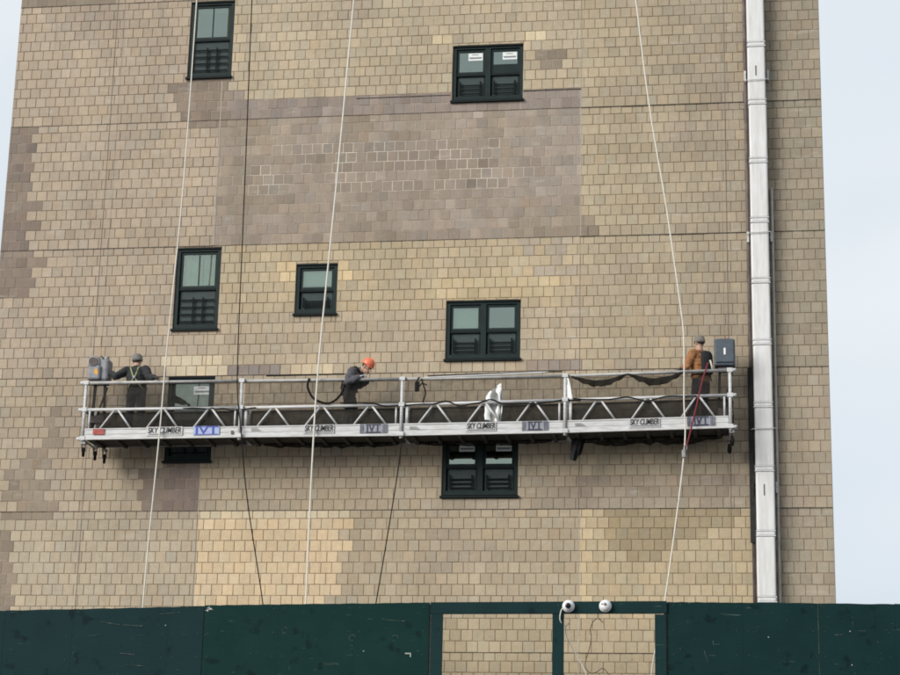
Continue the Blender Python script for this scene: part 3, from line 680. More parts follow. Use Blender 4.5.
for a, b_ in ((-9.443, -8.88), (-6.472, -5.927), (-3.553, -3.007)): plate(a, b_, 0, 'SKY CLIMBER', 'plate_lt', 'ink', 'sky')
plate(-11.502, -11.021, 0, 'IVT', 'plate_bl', 'blue', 'ivt')
for a, b_ in ((-8.407, -7.906), (-5.461, -4.993), (-2.531, -2.043)): plate(a, b_, 0, 'IVT', 'plate_gr', 'navy', 'str')
part(MB().box(-13.42, -13.20, FY-.037, FY-.026, 1.255, 1.362), 'warning_sticker', 'redsign')
part(MB().box(-10.80, -10.755, FY-.037, FY-.026, 1.235, 1.30), 'bolt_plate', 'pipe_dark')
for s_ in (1.10, 2.08, 3.09): 
    x = at(PX, s_); z = at(PZB, s_); mb = MB()
    for k in range(3): mb.box(x-.09, x+.10-.03*k, FY-.032, FY-.0255, z+.115+.022*k, z+.123+.022*k)
    part(mb, 'serial_print', 'alu_dull')
# casters
def caster(x, y, z, nm_rot=0):
    p = MB().box(x-.045, x+.045, y-.045, y+.045, z-.02, z+.02); c = part(p, 'caster_bracket', 'steel')
    for sx in (-.032, .032): MB().beam((x+sx, y, z-.02), (x+sx, y+.02, z-.15), .05, .008, (1, 0, 0)).build('fork', M['pipe_dark']).parent = c
    w = MB().lathe([(.03, -.022), (.082, -.022), (.09, -.012), (.09, .012), (.082, .022), (.03, .022)], (x, y+.02, z-.16), (1, .25, 0), 20).build('wheel', M['black'], None, False); w.parent = c
    for ch in c.children: ch.location = -Vector(plat.location)-Vector(c.location)
caster(-13.60, FY+.02, 1.10); caster(-13.38, BY-.1, 1.09); caster(-1.75, FY+.05, 1.19); caster(-1.80, BY-.1, 1.17)
caster(-13.45, FY+.25, 1.08)

# ---- hoists at both ends
def hoist(x, zb, y, grey, label):
    h = empty('traction_hoist', (x, y, 1.23), label, 'hoist', 'hoists at the platform ends')
    def hp(mb, name, m, smooth=False): return rel(mb.build(name, M[m], None, smooth), h)
    for sx in (-.10, .10): hp(MB().beam((x+sx*1.3, y, 1.235), (x+sx*.9, y, zb+.02), .045, .045, (0,1,0)), 'leg', 'black')
    hp(MB().beam((x-.17, y+.03, 1.26), (x+.13, y+.03, zb-.08), .03, .03, (0,1,0)), 'diagonal_strut', 'black')
    hp(MB().box(x-.13, x+.13, y-.09, y+.09, 1.55, 1.68), 'gear_case', 'pipe_dark')
    hp(MB().box(x-.15, x+.15, y-.07, y+.07, zb-.04, zb), 'bracket', 'pipe_dark')
    if grey:
        hp(MB().rbox(x-.09, x+.19, y-.15, y+.13, zb, zb+.44, .07, 4), 'cover', 'hoist_grey')
        hp(MB().rbox(x-.21, x+.05, y-.21, y+.10, zb+.02, zb+.30, .05, 4), 'motor_housing', 'hoist_grey')
        hp(MB().lathe([(.03, -.03), (.115, -.03), (.125, -.01), (.125, .03), (.10, .05), (.03, .05)], (x-.10, y-.15, zb+.36), (.2, -1, .1), 24), 'rope_guide_wheel', 'steel', False)
        hp(MB().lathe([(.055, .0), (.085, .0), (.085, .012), (.055, .012)], (x-.10, y-.205, zb+.365), (.2, -1, .1), 20), 'wheel_recess', 'pipe_dark')
        hp(MB().lathe([(.04, -.03), (.05, .0), (.045, .06), (.02, .07)], (x+.10, y-.05, zb+.43), (0, 0, 1), 14), 'control_knob', 'steel')
        hp(MB().tube([(x-.02, y-.15, zb+.43), (x+.02, y-.12, zb+.50), (x+.06, y-.10, zb+.44)], .018, 8), 'lifting_eye', 'steel', True)
        hp(MB().add([(x-.07, y-.213, zb+.14), (x+.0, y-.213, zb+.10), (x+.01, y-.213, zb+.17), (x-.02, y-.213, zb+.24), (x-.06, y-.213, zb+.22)], [(0,1,2,3,4)]), 'warning_sticker', 'yellow')
    else:
        hp(MB().rbox(x-.185, x+.185, y-.18, y+.16, zb, zb+.50, .035, 4), 'cover', 'hoist_slate')
        hp(MB().rbox(x-.16, x+.165, y-.205, y-.182, zb+.06, zb+.46, .012, 3), 'front_cover', 'hoist_slate')
        hp(MB().box(x-.015, x+.02, y-.212, y-.2055, zb+.20, zb+.32), 'label_strip', 'paper')
        hp(MB().rbox(x-.13, x+.13, y-.12, y+.10, zb-.07, zb-.001, .03, 3), 'motor_base', 'pipe_dark')
        hp(MB().tube([(x-.08, y, zb+.49), (x-.08, y, zb+.54), (x+.08, y, zb+.54), (x+.08, y, zb+.49)], .014, 8), 'handle', 'pipe_dark', True)
    return h
hoist(-13.47, 2.33, -.60, True, 'grey rounded hoist with steel guide wheel on the left end of the platform')
hoist(-1.86, 2.43, -.60, False, 'slate blue box-shaped hoist on the right end of the platform')

# ------------------------------------------------------------------ ropes and cables
def rope(pts, r, m, name, label, cat='rope', n=8, sub=6):
    P = [Vector(p) for p in pts]; out = []
    for i in range(len(P)-1):                     # Catmull-Rom
        p0, p1, p2, p3 = P[max(i-1, 0)], P[i], P[i+1], P[min(i+2, len(P)-1)]
        for k in range(sub):
            t = k/sub; out.append(.5*((2*p1)+(p2-p0)*t+(2*p0-5*p1+4*p2-p3)*t*t+(3*p1-p0-3*p2+p3)*t**3))
    out.append(P[-1])
    o = MB().tube(out, r, n).build(name, M[m], None, True); return tag(o, label, cat)
Y = -1.06
rope([(-11.86, Y, 13.5), (-11.911, Y, 9.867), (-11.953, Y, 6.159), (-12.081, Y, 2.827), (-12.12, Y, 1.311), (-12.192, Y, -.539), (-12.234, Y, -1.913), (-12.28, Y, -4.55)], .013, 'rope', 'lifeline_rope', 'white lifeline rope hanging past the left worker and the window column')
rope([(-8.60, Y, 13.5), (-8.798, Y, 9.721), (-8.993, Y, 6.066), (-9.186, Y, 2.776), (-9.241, Y, .908), (-9.254, Y, -1.855), (-9.26, Y, -4.55)], .016, 'rope', 'lifeline_rope', 'white lifeline rope crossing the large mauve patch and the small single window')
rope([(-3.80, Y, 13.5), (-3.403, Y, 9.468), (-3.152, Y, 7.25), (-2.871, Y, 5.392), (-2.617, Y, 3.4), (-2.57, Y, 2.751), (-2.579, Y, 1.744), (-2.588, Y, .753), (-2.936, Y, -1.792), (-3.165, Y, -2.989), (-3.3, Y, -4.5)], .013, 'rope', 'lifeline_rope', 'white lifeline rope slanting down to the right worker, nearest the duct')
rope([(-10.86, -1.03, 13.5), (-10.817, -1.03, 9.825), (-10.77, -1.03, 6.129), (-10.735, -1.03, 2.809), (-10.69, -1.03, 1.9), (-10.601, -1.03, 1.298), (-10.424, -1.0, .004), (-10.055, -.95, -1.889), (-9.9, -.9, -3.2)], .0105, 'black', 'power_cable', 'long black cable hanging from the top of the picture past the platform', 'cable')
rope([(-7.63, -.96, 1.6), (-7.642, -.93, 1.109), (-7.743, -.9, .194), (-8.024, -.9, -1.832), (-8.2, -.9, -3.0)], .0105, 'black', 'power_cable', 'short black cable dangling from the underside of the platform', 'cable')
rope([(-13.50, -.60, 2.85), (-13.50, -.60, 13.5)], .0028, 'wire', 'suspension_wire', 'thin steel wire rising from the left grey hoist', 'wire', 6, 2)
rope([(-1.86, -.60, 2.95), (-1.86, -.60, 13.5)], .0028, 'wire', 'suspension_wire', 'thin steel wire rising from the right slate hoist', 'wire', 6, 2)
zc = lambda s_, arr, d: at(arr, s_)+d
rope([(-9.38, FY-.03, 2.26), (-9.40, FY-.05, 2.10), (-9.30, FY-.05, 1.90), (-9.12, FY-.05, 1.80), (-8.95, FY-.04, 1.80), (-8.78, FY-.04, 1.95), (-8.68, FY-.03, 2.24)], .021, 'black', 'hose', 'black hose looped below the top rail left of the bending worker', 'hose')
rope([(-10.20, -.93, 2.335), (-9.5, -.93, 2.34), (-8.9, -.93, 2.345), (-8.74, -.93, 2.345)], .014, 'black', 'hose', 'straight black hose lying just above the top rail beside the bending worker', 'hose')
rope([(-7.2, -.93, 2.285), (-6.2, -.93, 2.31), (-5.4, -.93, 2.325), (-4.75, -.92, 2.33)], .012, 'black', 'hose', 'thin black hose resting on the top rail above the white sheet', 'hose')
rope([(-7.25, -.97, 2.245), (-6.2, -.97, 2.275), (-5.0, -.97, 2.31)], .016, 'alu', 'handling_pole', 'slim pale pole tied along the top rail above the white sheet', 'pole')
pts = []
for k in range(37):
    s_ = .62+k*.0125*2; w = math.sin(k*.9)
    pts.append((at(PX, s_), FY-.035+.02*math.cos(k*.9), at(PZM, s_)-.015+.05*(vnoise(s_*9, 1, 1, 71)-.5)*2-.04*(8 < k < 14)))
rope(pts[:20], .012, 'black', 'power_cable', 'black cable wound loosely along the mid rail around the first post', 'cable', 6, 3)
pts = []
for k in range(60):
    s_ = 1.62+k*.025; w = math.sin(k*.75)
    pts.append((at(PX, s_), FY-.038+.01*math.cos(k*.75), at(PZM, s_)-.005+.062*(vnoise(s_*11, 2, 1, 72)-.5)*2))
rope(pts, .013, 'black', 'power_cable', 'black cable snaking along the mid rail across the white sheet', 'cable', 6, 3)
pts = []
for k in range(36):
    s_ = 3.03+k*.022; w = math.sin(k*.55)
    pts.append((at(PX, s_), FY-.036, at(PZM, s_)+.0+.05*(vnoise(s_*8, 3, 1, 73)-.5)*2-.03*math.sin(math.pi*k/35)))
rope(pts, .012, 'black', 'power_cable', 'black cable lying along the mid rail near the right worker', 'cable', 6, 3)
rope([(-7.30, -.99, 2.22), (-7.26, -1.0, 2.10), (-7.22, -.99, 1.95), (-7.27, -.98, 1.78)], .013, 'black', 'hose', 'short black lead hanging from the top rail right of the second post', 'hose')
# hanging black tool by the second post
mb = MB(); mb.rbox(-7.42, -7.34, -1.01, -.97, 1.98, 2.17, .018, 3); mb.tube([(-7.39, -.98, 2.16), (-7.36, -.98, 2.24), (-7.33, -.97, 2.25)], .012, 6); mb.tube([(-7.34, -.99, 2.08), (-7.28, -.99, 2.14), (-7.20, -.99, 2.10)], .013, 6)
tag(mb.build('hand_tool', M['black']), 'small black hand tool hooked on the top rail right of the second post', 'tool')
rope([(-2.15, -1.0, 2.43), (-2.25, -1.05, 2.10), (-2.36, -1.09, 1.62), (-2.50, -1.09, 1.05), (-2.555, -1.08, .88)], .015, 'red', 'lanyard', 'red shock-absorbing lanyard running from the right worker down to the rope', 'lanyard')
gr = empty('rope_grab', (-2.588, -1.06, .70), 'small steel rope grab on the white rope below the platform', 'rope grab')
rel(MB().rbox(-2.625, -2.555, -1.10, -1.02, .70, .84, .015, 3).build('body', M['steel']), gr)
rel(MB().tube([(-2.56, -1.09, .80), (-2.53, -1.11, .86), (-2.54, -1.09, .93), (-2.575, -1.08, .91), (-2.57, -1.08, .84)], .011, 8).build('hook', M['steel'], None, True), gr)

# ------------------------------------------------------------------ loose stuff on the platform
def cloth(name, top, bot, y, m, label, cat, nx=14, nz_=18, amp=.03, seed=1, fold=5.0):
    """top/bot: polylines of (x,z); sheet between them with folds, given a thin body"""
    V = []; Fc = []
    def pl(P, t):
        t *= len(P)-1; i = min(int(t), len(P)-2); f = t-i; return P[i][0]*(1-f)+P[i+1][0]*f, P[i][1]*(1-f)+P[i+1][1]*f
    for side in (0, 1):
        for r in range(nz_+1):
            for c in range(nx+1):
                a, b_ = pl(top, c/nx), pl(bot, c/nx); t = r/nz_
                x = a[0]*(1-t)+b_[0]*t; z = a[1]*(1-t)+b_[1]*t
                d = amp*(math.sin(c/nx*fold*math.pi+t*1.5+seed)*(.3+.7*t)+(vnoise(x, z, .09, seed)-.5)*1.2)
                x += (vnoise(c*.31, z, .07, seed+3)-.5)*amp*.9; z += (vnoise(x, r*.3, .08, seed+4)-.5)*amp*.7
                V.append((x, y+d+side*.004, z))
    N = (nx+1)*(nz_+1)
    for r in range(nz_):
        for c in range(nx):
            k = r*(nx+1)+c; Fc.append((k, k+nx+1, k+nx+2, k+1)); k += N; Fc.append((k, k+1, k+nx+2, k+nx+1))
    ed = [c for c in range(nx+1)]+[r*(nx+1)+nx for r in range(1, nz_+1)]+[nz_*(nx+1)+c for c in range(nx-1, -1, -1)]+[r*(nx+1) for r in range(nz_-1, 0, -1)]
    for p_, q_ in zip(ed, ed[1:]+ed[:1]): Fc.append((p_, q_, q_+N, p_+N))
    return tag(MB().add(V, Fc).build(name, M[m], None, True), label, cat)
cloth('plastic_sheet', [(-6.13, 1.93), (-6.06, 1.99), (-5.95, 2.07), (-5.86, 2.15), (-5.845, 2.10), (-5.83, 1.90)], [(-6.15, 1.46), (-6.03, 1.44), (-5.95, 1.43), (-5.90, 1.42), (-5.87, 1.41), (-5.84, 1.42)], -.885, 'sheet', 'crumpled white plastic sheet hanging inside the front rail of the platform', 'sheet', 16, 22, .028, 3, 4.0)
cloth('debris_flag', [(-4.66, 2.20), (-4.63, 2.19)], [(-4.64, 1.80), (-4.54, 1.79)], -1.0, 'sheet', 'narrow pale plastic flag tied to the third post of the platform', 'sheet', 4, 10, .012, 5, 2.0)
# draped dark net in two swags under the right top rail
N_ = 40; top = []; bot = []
for k in range(N_+1):
    t = k/N_; x = -4.58+t*2.02; sw = abs(math.sin(math.pi*(t/.50 if t < .5 else (t-.5)/.5)))
    zr = 2.245+.055*t+.005
    top.append((x, zr-.015-.105*sw**1.2+.0*t)); bot.append((x, zr-.045-.195*sw*(1 if t < .5 else 1.1)-.012*math.sin(k*1.9)))
cloth('draped_net', top, bot, FY-.045, 'net_drape', 'dark net draped in two swags under the top rail left of the right worker', 'net', 60, 6, .018, 9, 16.0)
cloth('black_rag', [(-4.60, 1.17), (-4.50, 1.19), (-4.40, 1.18)], [(-4.63, .80), (-4.57, .77), (-4.50, .80)], -.58, 'black_cloth', 'black rag trailing below the platform under the third post', 'rag', 10, 14, .035, 12, 3.0)
cloth('black_rag', [(-4.46, 1.17), (-4.36, 1.18)], [(-4.52, .86), (-4.44, .90)], -.50, 'black_cloth', 'smaller black rag behind the longer one under the third post', 'rag', 8, 12, .03, 15, 3.0)

# ------------------------------------------------------------------ people
def ellips(mb, c, axes, n=14, m_=9):      # axes: three vectors
    c = Vector(c); V = [c+axes[2]]; Fc = []
    for i in range(1, m_):
        th = math.pi*i/m_
        for k in range(n):
            ph = 2*math.pi*k/n; V.append(c+axes[0]*math.sin(th)*math.cos(ph)+axes[1]*math.sin(th)*math.sin(ph)+axes[2]*math.cos(th))
    V.append(c-axes[2])
    for k in range(n): Fc.append((0, 1+k, 1+(k+1) % n)); Fc.append((len(V)-1, 1+(m_-2)*n+(k+1) % n, 1+(m_-2)*n+k))
    for i in range(m_-2):
        for k in range(n): Fc.append((1+i*n+k, 1+(i+1)*n+k, 1+(i+1)*n+(k+1) % n, 1+i*n+(k+1) % n))
    mb.add(V, Fc)
def ball(mb, c, r): ellips(mb, c, (Vector((r,0,0)), Vector((0,r,0)), Vector((0,0,r))), 12, 8)
def limb(mb, pts, rs):
    for i in range(len(pts)-1):
        a, b_ = Vector(pts[i]), Vector(pts[i+1]); k = 5
        mb.tube([a+(b_-a)*t/k for t in range(k+1)], [rs[i]+(rs[i+1]-rs[i])*t/k for t in range(k+1)], 12)
    for p, r in zip(pts, rs): ball(mb, p, r)
def person(label, O, fw, J, mats_, hat, extra=None):
    """one continuous body: volumes fused by a voxel remesh, clothes told apart by the nearest limb"""
    O = Vector(O); fw = Vector(fw).normalized(); W = {k: O+Vector(v) for k, v in J.items()}
    mb = MB(); bones = []
    def bone(key, pts, rs):
        pts = [Vector(p) for p in pts]
        for i in range(len(pts)-1): bones.append((key, pts[i], pts[i+1], rs[i], rs[i+1]))
    side = (W['shR']-W['shL']).normalized()
    # torso
    spine = [W['hip']-Vector((0,0,.07)), W['hip']+Vector((0,0,.05)), W['hip'].lerp(W['chest'], .40), W['hip'].lerp(W['chest'], .75), W['chest'], W['chest'].lerp(W['neck'], .55)]
    dims = [(.155,.118), (.185,.142), (.180,.140), (.200,.150), (.190,.132), (.112,.090)]
    n = 18; V = []; Fc = []
    for i, (p, (w, d)) in enumerate(zip(spine, dims)):
        ax = (spine[min(i+1, 5)]-spine[max(i-1, 0)]).normalized(); s_ = (side-ax*side.dot(ax)).normalized(); f_ = ax.cross(s_)
        V += [p+s_*w*math.cos(2*math.pi*k/n)+f_*d*math.sin(2*math.pi*k/n) for k in range(n)]
    for i in range(5):
        for k in range(n): Fc.append((i*n+k, i*n+(k+1) % n, (i+1)*n+(k+1) % n, (i+1)*n+k))
    Fc += [tuple(range(n-1,-1,-1)), tuple(5*n+k for k in range(n))]; mb.add(V, Fc)
    bone('jacket', [spine[1]-Vector((0,0,.02)), spine[2], spine[3], spine[4], spine[5]], [.15, .15, .16, .15, .10]); bone('trousers', [spine[0]-Vector((0,0,.06)), spine[0]], [.14, .14])
    limb(mb, [W['chest'].lerp(W['neck'], .3), W['neck'], W['neck'].lerp(W['head'], .5)], [.08, .062, .058]); bone('skin', [W['neck'], W['neck'].lerp(W['head'], .4)], [.05, .05]); bone('jacket', [W['chest'], W['neck']], [.1, .07])
    # head
    hd = Vector(J.get('hfw', fw)).normalized(); hs = hd.cross(Vector((0,0,1))).normalized(); hu = hs.cross(hd)
    Hc = W['head']
    ellips(mb, Hc+hu*.02, (hs*.078, hd*.098, hu*.105)); ellips(mb, Hc-hu*.055+hd*.022, (hs*.058, hd*.070, hu*.068))
    limb(mb, [Hc+hd*.092+hu*.005, Hc+hd*.112-hu*.030], [.012, .018]); limb(mb, [Hc+hd*.085-hu*.062-hs*.02, Hc+hd*.085-hu*.062+hs*.02], [.012, .012])
    ball(mb, Hc+hd*.066-hu*.100, .024)
    for sg in (-1, 1):
        ellips(mb, Hc+hs*sg*.080-hu*.010-hd*.005, (hs*.012, hd*.020, hu*.032)); limb(mb, [Hc+hd*.088+hu*.028+hs*sg*.018, Hc+hd*.078+hu*.03+hs*sg*.05], [.011, .011])
    bone('skin', [Hc-hu*.08, Hc+hu*.05], [.1, .1])
    # arms, hands with fingers
    for sg, S in ((-1, 'L'), (1, 'R')):
        sh, el, ha = W['sh'+S], W['el'+S], W['ha'+S]
        limb(mb, [sh, sh.lerp(el, .5), el, el.lerp(ha, .45), el.lerp(ha, .86)], [.088, .076, .066, .062, .050]); bone('jacket', [sh, el, el.lerp(ha, .84)], [.07, .055, .045])
        limb(mb, [sh, W['chest']], [.080, .09])
        d = (ha-el).normalized(); dn = Vector((0,0,-1)); dn = (dn-d*dn.dot(d)).normalized(); sd_ = d.cross(dn)
        limb(mb, [el.lerp(ha, .82), ha-d*.03], [.034, .030]); ellips(mb, ha+d*.012, (sd_*.043, dn*.020, d*.055)); bone('hand', [el.lerp(ha, .88), ha+d*.05, ha+d*.07+dn*.06], [.03, .03, .02])
        for k, L_ in ((-1.5, .030), (-.5, .038), (.5, .040), (1.5, .035)):
            b0 = ha+d*.055+sd_*k*.021; b1 = b0+d*L_+dn*.008; b2 = b1+d*L_*.35+dn*L_*.75; b3 = b2-d*L_*.3+dn*L_*.4
            limb(mb, [b0, b1, b2, b3], [.0105, .0100, .0095, .0085])
        t0 = ha-d*.01+sd_*sg*.035; t1 = t0+d*.035+sd_*sg*.022+dn*.012; t2 = t1+d*.022-sd_*sg*.004+dn*.020; limb(mb, [t0, t1, t2], [.013, .0115, .010])
    # legs, boots
    for S in 'LR':
        hp_, kn, an = W['hp'+S], W['kn'+S], W['an'+S]
        limb(mb, [hp_, hp_.lerp(kn, .5), kn, kn.lerp(an, .35), an+Vector((0,0,.04))], [.096, .086, .067, .066, .058]); bone('trousers', [hp_, kn, an+Vector((0,0,.06))], [.09, .07, .06])
        ff = Vector((fw.x, fw.y, 0)).normalized(); fs = ff.cross(Vector((0,0,1)))
        limb(mb, [an+Vector((0,0,.02)), an-Vector((0,0,.03))], [.052, .05])
        ellips(mb, an+ff*.065-Vector((0,0,.045)), (fs*.048, ff*.145, Vector((0,0,.050)))); bone('boot', [an-Vector((0,0,.03)), an+ff*.15-Vector((0,0,.05))], [.055, .05])
    tmp = link('tmp', mb.mesh('tmp'))
    rm = tmp.modifiers.new('r', 'REMESH'); rm.mode = 'VOXEL'; rm.voxel_size = .0085; rm.use_smooth_shade = True
    sm_ = tmp.modifiers.new('s', 'SMOOTH'); sm_.factor = .5; sm_.iterations = 3
    dg = bpy.context.evaluated_depsgraph_get(); dg.update()
    me = bpy.data.meshes.new_from_object(tmp.evaluated_get(dg)); bpy.data.objects.remove(tmp); me.name = 'body'; me.shade_smooth()
    keys = ['skin', 'jacket', 'trousers', 'boot', 'hand']
    cloth_v = {}
    me.materials.clear()
    for k in keys: me.materials.append(M[mats_[k]])
    for poly in me.polygons:
        c = poly.center; best = 9; bk_ = 'jacket'
        for key, a, b_, ra, rb in bones:
            ab = b_-a; t = max(0, min(1, (c-a).dot(ab)/max(ab.length_squared, 1e-9))); dd = (c-(a+ab*t)).length/(ra+(rb-ra)*t)
            if dd < best: best = dd; bk_ = key
        poly.material_index = keys.index(bk_)
        if bk_ in ('jacket', 'trousers'):
            for vi in poly.vertices: cloth_v[vi] = 1
    nrm = {vi: me.vertices[vi].normal.copy() for vi in cloth_v}
    for vi in cloth_v:                       # creases across the cloth
        v = me.vertices[vi]; p = v.co.copy()
        f_ = mnoise.noise(Vector((p.x*9, p.y*9, p.z*20)))*.011+mnoise.noise(Vector((p.x*22+5, p.y*22, p.z*34+p.x*20)))*.006
        v.co = p+nrm[vi]*(f_+.004)
    me.update()
    P = empty('person', O, label, 'person')
    rel(link('body', me), P)
    def child(mb_, name, m, smooth=True): return rel(mb_.build(name, M[m], None, smooth), P)
    for sg in (-1, 1):
        e = MB(); ball(e, Hc+hd*.083+hu*.010+hs*sg*.032, .011); child(e, 'eye', 'lens')
    # hair and headgear
    h = MB(); ellips(h, Hc+hu*.030-hd*.012, (hs*.083, hd*.098, hu*.100)); child(h, 'hair', 'hair')
    if hat in ('knit', 'knit_brown'):
        prof = [(.098, -.02), (.104, .0), (.103, .035), (.098, .040), (.096, .060), (.082, .095), (.055, .118), (.02, .128)]
        k_ = MB(); k_.lathe(prof, Hc+hu*.018-hd*.008, hu-hd*.15, 22); child(k_, 'knit_cap', hat)
    else:
        prof = [(.112, .0), (.120, .006), (.118, .030), (.112, .060), (.094, .098), (.062, .124), (.02, .133)]
        k_ = MB(); k_.lathe(prof, Hc+hu*.040-hd*.004, hu, 24); ho = child(k_, 'hard_hat', hat)
        br = MB(); V = []; Fc = []; n2 = 14
        for k in range(n2+1):
            a = math.radians(-75+150*k/n2)
            for r_, z_ in ((.112, .010), (.155-.03*abs(math.sin(a)), -.002), (.155-.03*abs(math.sin(a)), -.008), (.112, .002)):
                V.append(Hc+hu*(.040+z_)+hd*math.cos(a)*r_+hs*math.sin(a)*r_)
        for k in range(n2):
            for p_ in range(4): Fc.append((4*k+p_, 4*k+(p_+1) % 4, 4*k+4+(p_+1) % 4, 4*k+4+p_))
        br.add(V, Fc); child(br, 'hat_brim', hat)
        rg = MB(); rg.tube([Hc+hu*(.040+.118*math.sin(math.radians(t))+.016)+hd*math.cos(math.radians(t))*.108 for t in range(20, 161, 14)], .012, 8); child(rg, 'hat_ridge', hat)
    if extra: extra(W, fw, side, child, spine)
    return P
def straps(m, waist=True, legs=True):
    def fn(W, fw, side, child, spine):
        ax = (W['chest']-W['hip']).normalized(); bk_ = side.cross(ax).normalized()
        if bk_.dot(fw) > 0: bk_ = -bk_
        xj = W['hip'].lerp(W['chest'], .62)+bk_*.150
        for sg in (-1, 1):
            mb = MB()
            mb.tube([W['chest']+side*sg*.10-bk_*.11+ax*.03, W['chest']+side*sg*.095+ax*.105, W['chest']+side*sg*.075+bk_*.115+ax*.05, xj+ax*.04+side*sg*.03, xj, W['hip']+side*-sg*.10+bk_*.145+ax*.10, W['hip']-side*sg*.16+bk_*.10], .012, 6); child(mb, 'harness_strap', m)
            if legs:
                hp_, kn = W['hpL' if sg < 0 else 'hpR'], W['knL' if sg < 0 else 'knR']; c = hp_.lerp(kn, .25)
                mb = MB(); mb.tube([c+Vector((math.cos(a)*.108, math.sin(a)*.108, .03*math.cos(a*1.0))) for a in [2*math.pi*k/14 for k in range(15)]], .013, 6, False); child(mb, 'leg_strap', m)
        mb = MB(); mb.lathe([(.012, 0), (.034, 0), (.034, .012), (.012, .012)], xj+bk_*.01, bk_, 14); child(mb, 'harness_ring', 'steel')
        if waist:
            mb = MB(); c = W['hip'].lerp(W['chest'], .18); f_ = bk_
            mb.tube([c+side*math.cos(a)*.182+f_*math.sin(a)*.146 for a in [2*math.pi*k/18 for k in range(19)]], .018, 6, False); child(mb, 'harness_belt', 'black')
    return fn
DK = 1.235
# left worker, back to the street, one arm on the hoist and one along the rail
J1 = dict(hip=(.01, 0, .90), chest=(-.035, .03, 1.30), neck=(-.045, .06, 1.405), head=(-.05, .09, 1.525), shL=(-.215, .02, 1.325), shR=(.150, .02, 1.335),
          elL=(-.385, -.12, 1.185), haL=(-.50, -.04, 1.27), elR=(.275, -.15, 1.14), haR=(.44, -.32, 1.105),
          hpL=(-.09, 0, .88), hpR=(.09, 0, .88), knL=(-.11, .03, .48), knR=(.10, .05, .48), anL=(-.13, -.02, .085), anR=(.12, .0, .085), hfw=(.15, 1, -.12))
person('worker in dark jacket and yellow-green harness straps beside the grey hoist, back to the street', (-12.755, -.62, DK), (0, 1, 0), J1,
       dict(skin='skin', jacket='jk_dark', trousers='tr_navy', boot='boot', hand='glove'), 'knit', straps('hiviz', legs=False))
# middle worker bent over the rail, facing right
J2 = dict(hip=(-.05, .0, .86), chest=(.095, -.08, 1.195), neck=(.20, -.11, 1.245), head=(.305, -.14, 1.290), shL=(.12, .09, 1.185), shR=(.055, -.25, 1.18),
          elL=(.14, .06, 1.00), haL=(.33, -.10, 1.04), elR=(.0, -.34, .965), haR=(.215, -.31, 1.065),
          hpL=(-.04, .09, .82), hpR=(-.04, -.09, .82), knL=(.06, .10, .46), knR=(-.02, -.10, .46), anL=(.09, .12, .085), anR=(-.09, -.11, .085), hfw=(.80, -.30, -.55))
person('worker in grey jacket and orange hard hat bending over the top rail', (-8.655, -.66, DK-.02), (1, -.25, 0), J2,
       dict(skin='skin', jacket='jk_grey', trousers='tr_grey', boot='boot', hand='glove_pale'), 'hat', straps('black', legs=False))
# right worker in rust jacket with black pack, turned to the left
def pack(W, fw, side, child, spine):
    ax = (W['chest']-W['hip']).normalized(); bk_ = -fw
    c = W['hip'].lerp(W['chest'], .70)+bk_*.17
    mb = MB(); V = []; Fc = []; lv = [(-.22, .10, .05), (-.20, .125, .065), (0, .135, .075), (.16, .125, .065), (.20, .09, .045)]; n = 16
    for h, w, d in lv: V += [c+ax*h+side*w*math.cos(2*math.pi*k/n)+bk_*d*math.sin(2*math.pi*k/n) for k in range(n)]
    for i in range(4):
        for k in range(n): Fc.append((i*n+k, i*n+(k+1) % n, (i+1)*n+(k+1) % n, (i+1)*n+k))
    Fc += [tuple(range(n-1,-1,-1)), tuple(4*n+k for k in range(n))]; mb.add(V, Fc); child(mb, 'back_pack', 'black_cloth')
    straps('black', legs=False)(W, fw, side, child, spine)
    mb = MB(); mb.tube([c+bk_*.08+ax*.02, c+bk_*.11-ax*.06, c+bk_*.13-ax*.16], .018, 6); child(mb, 'pack_strap', 'strap_pale')
J3 = dict(hip=(.0, 0, .93), chest=(-.01, .0, 1.37), neck=(-.015, .01, 1.495), head=(-.02, .02, 1.635), shL=(-.135, -.13, 1.40), shR=(.115, .13, 1.40),
          elL=(-.25, -.19, 1.13), haL=(-.33, -.24, 1.00+.10), elR=(-.05, .30, 1.16), haR=(-.26, .26, 1.24),
          hpL=(-.06, -.07, .88), hpR=(.06, .07, .88), knL=(-.10, -.06, .48), knR=(.05, .12, .48), anL=(-.08, -.10, .085), anR=(.08, .10, .085), hfw=(-.7, .8, -.15))
person('worker in rust orange jacket with black back pack beside the slate hoist', (-2.29, -.62, DK+.035), (-.72, .69, 0), J3,
       dict(skin='skin', jacket='jk_orange', trousers='tr_navy', boot='boot', hand='glove'), 'knit_brown', pack)

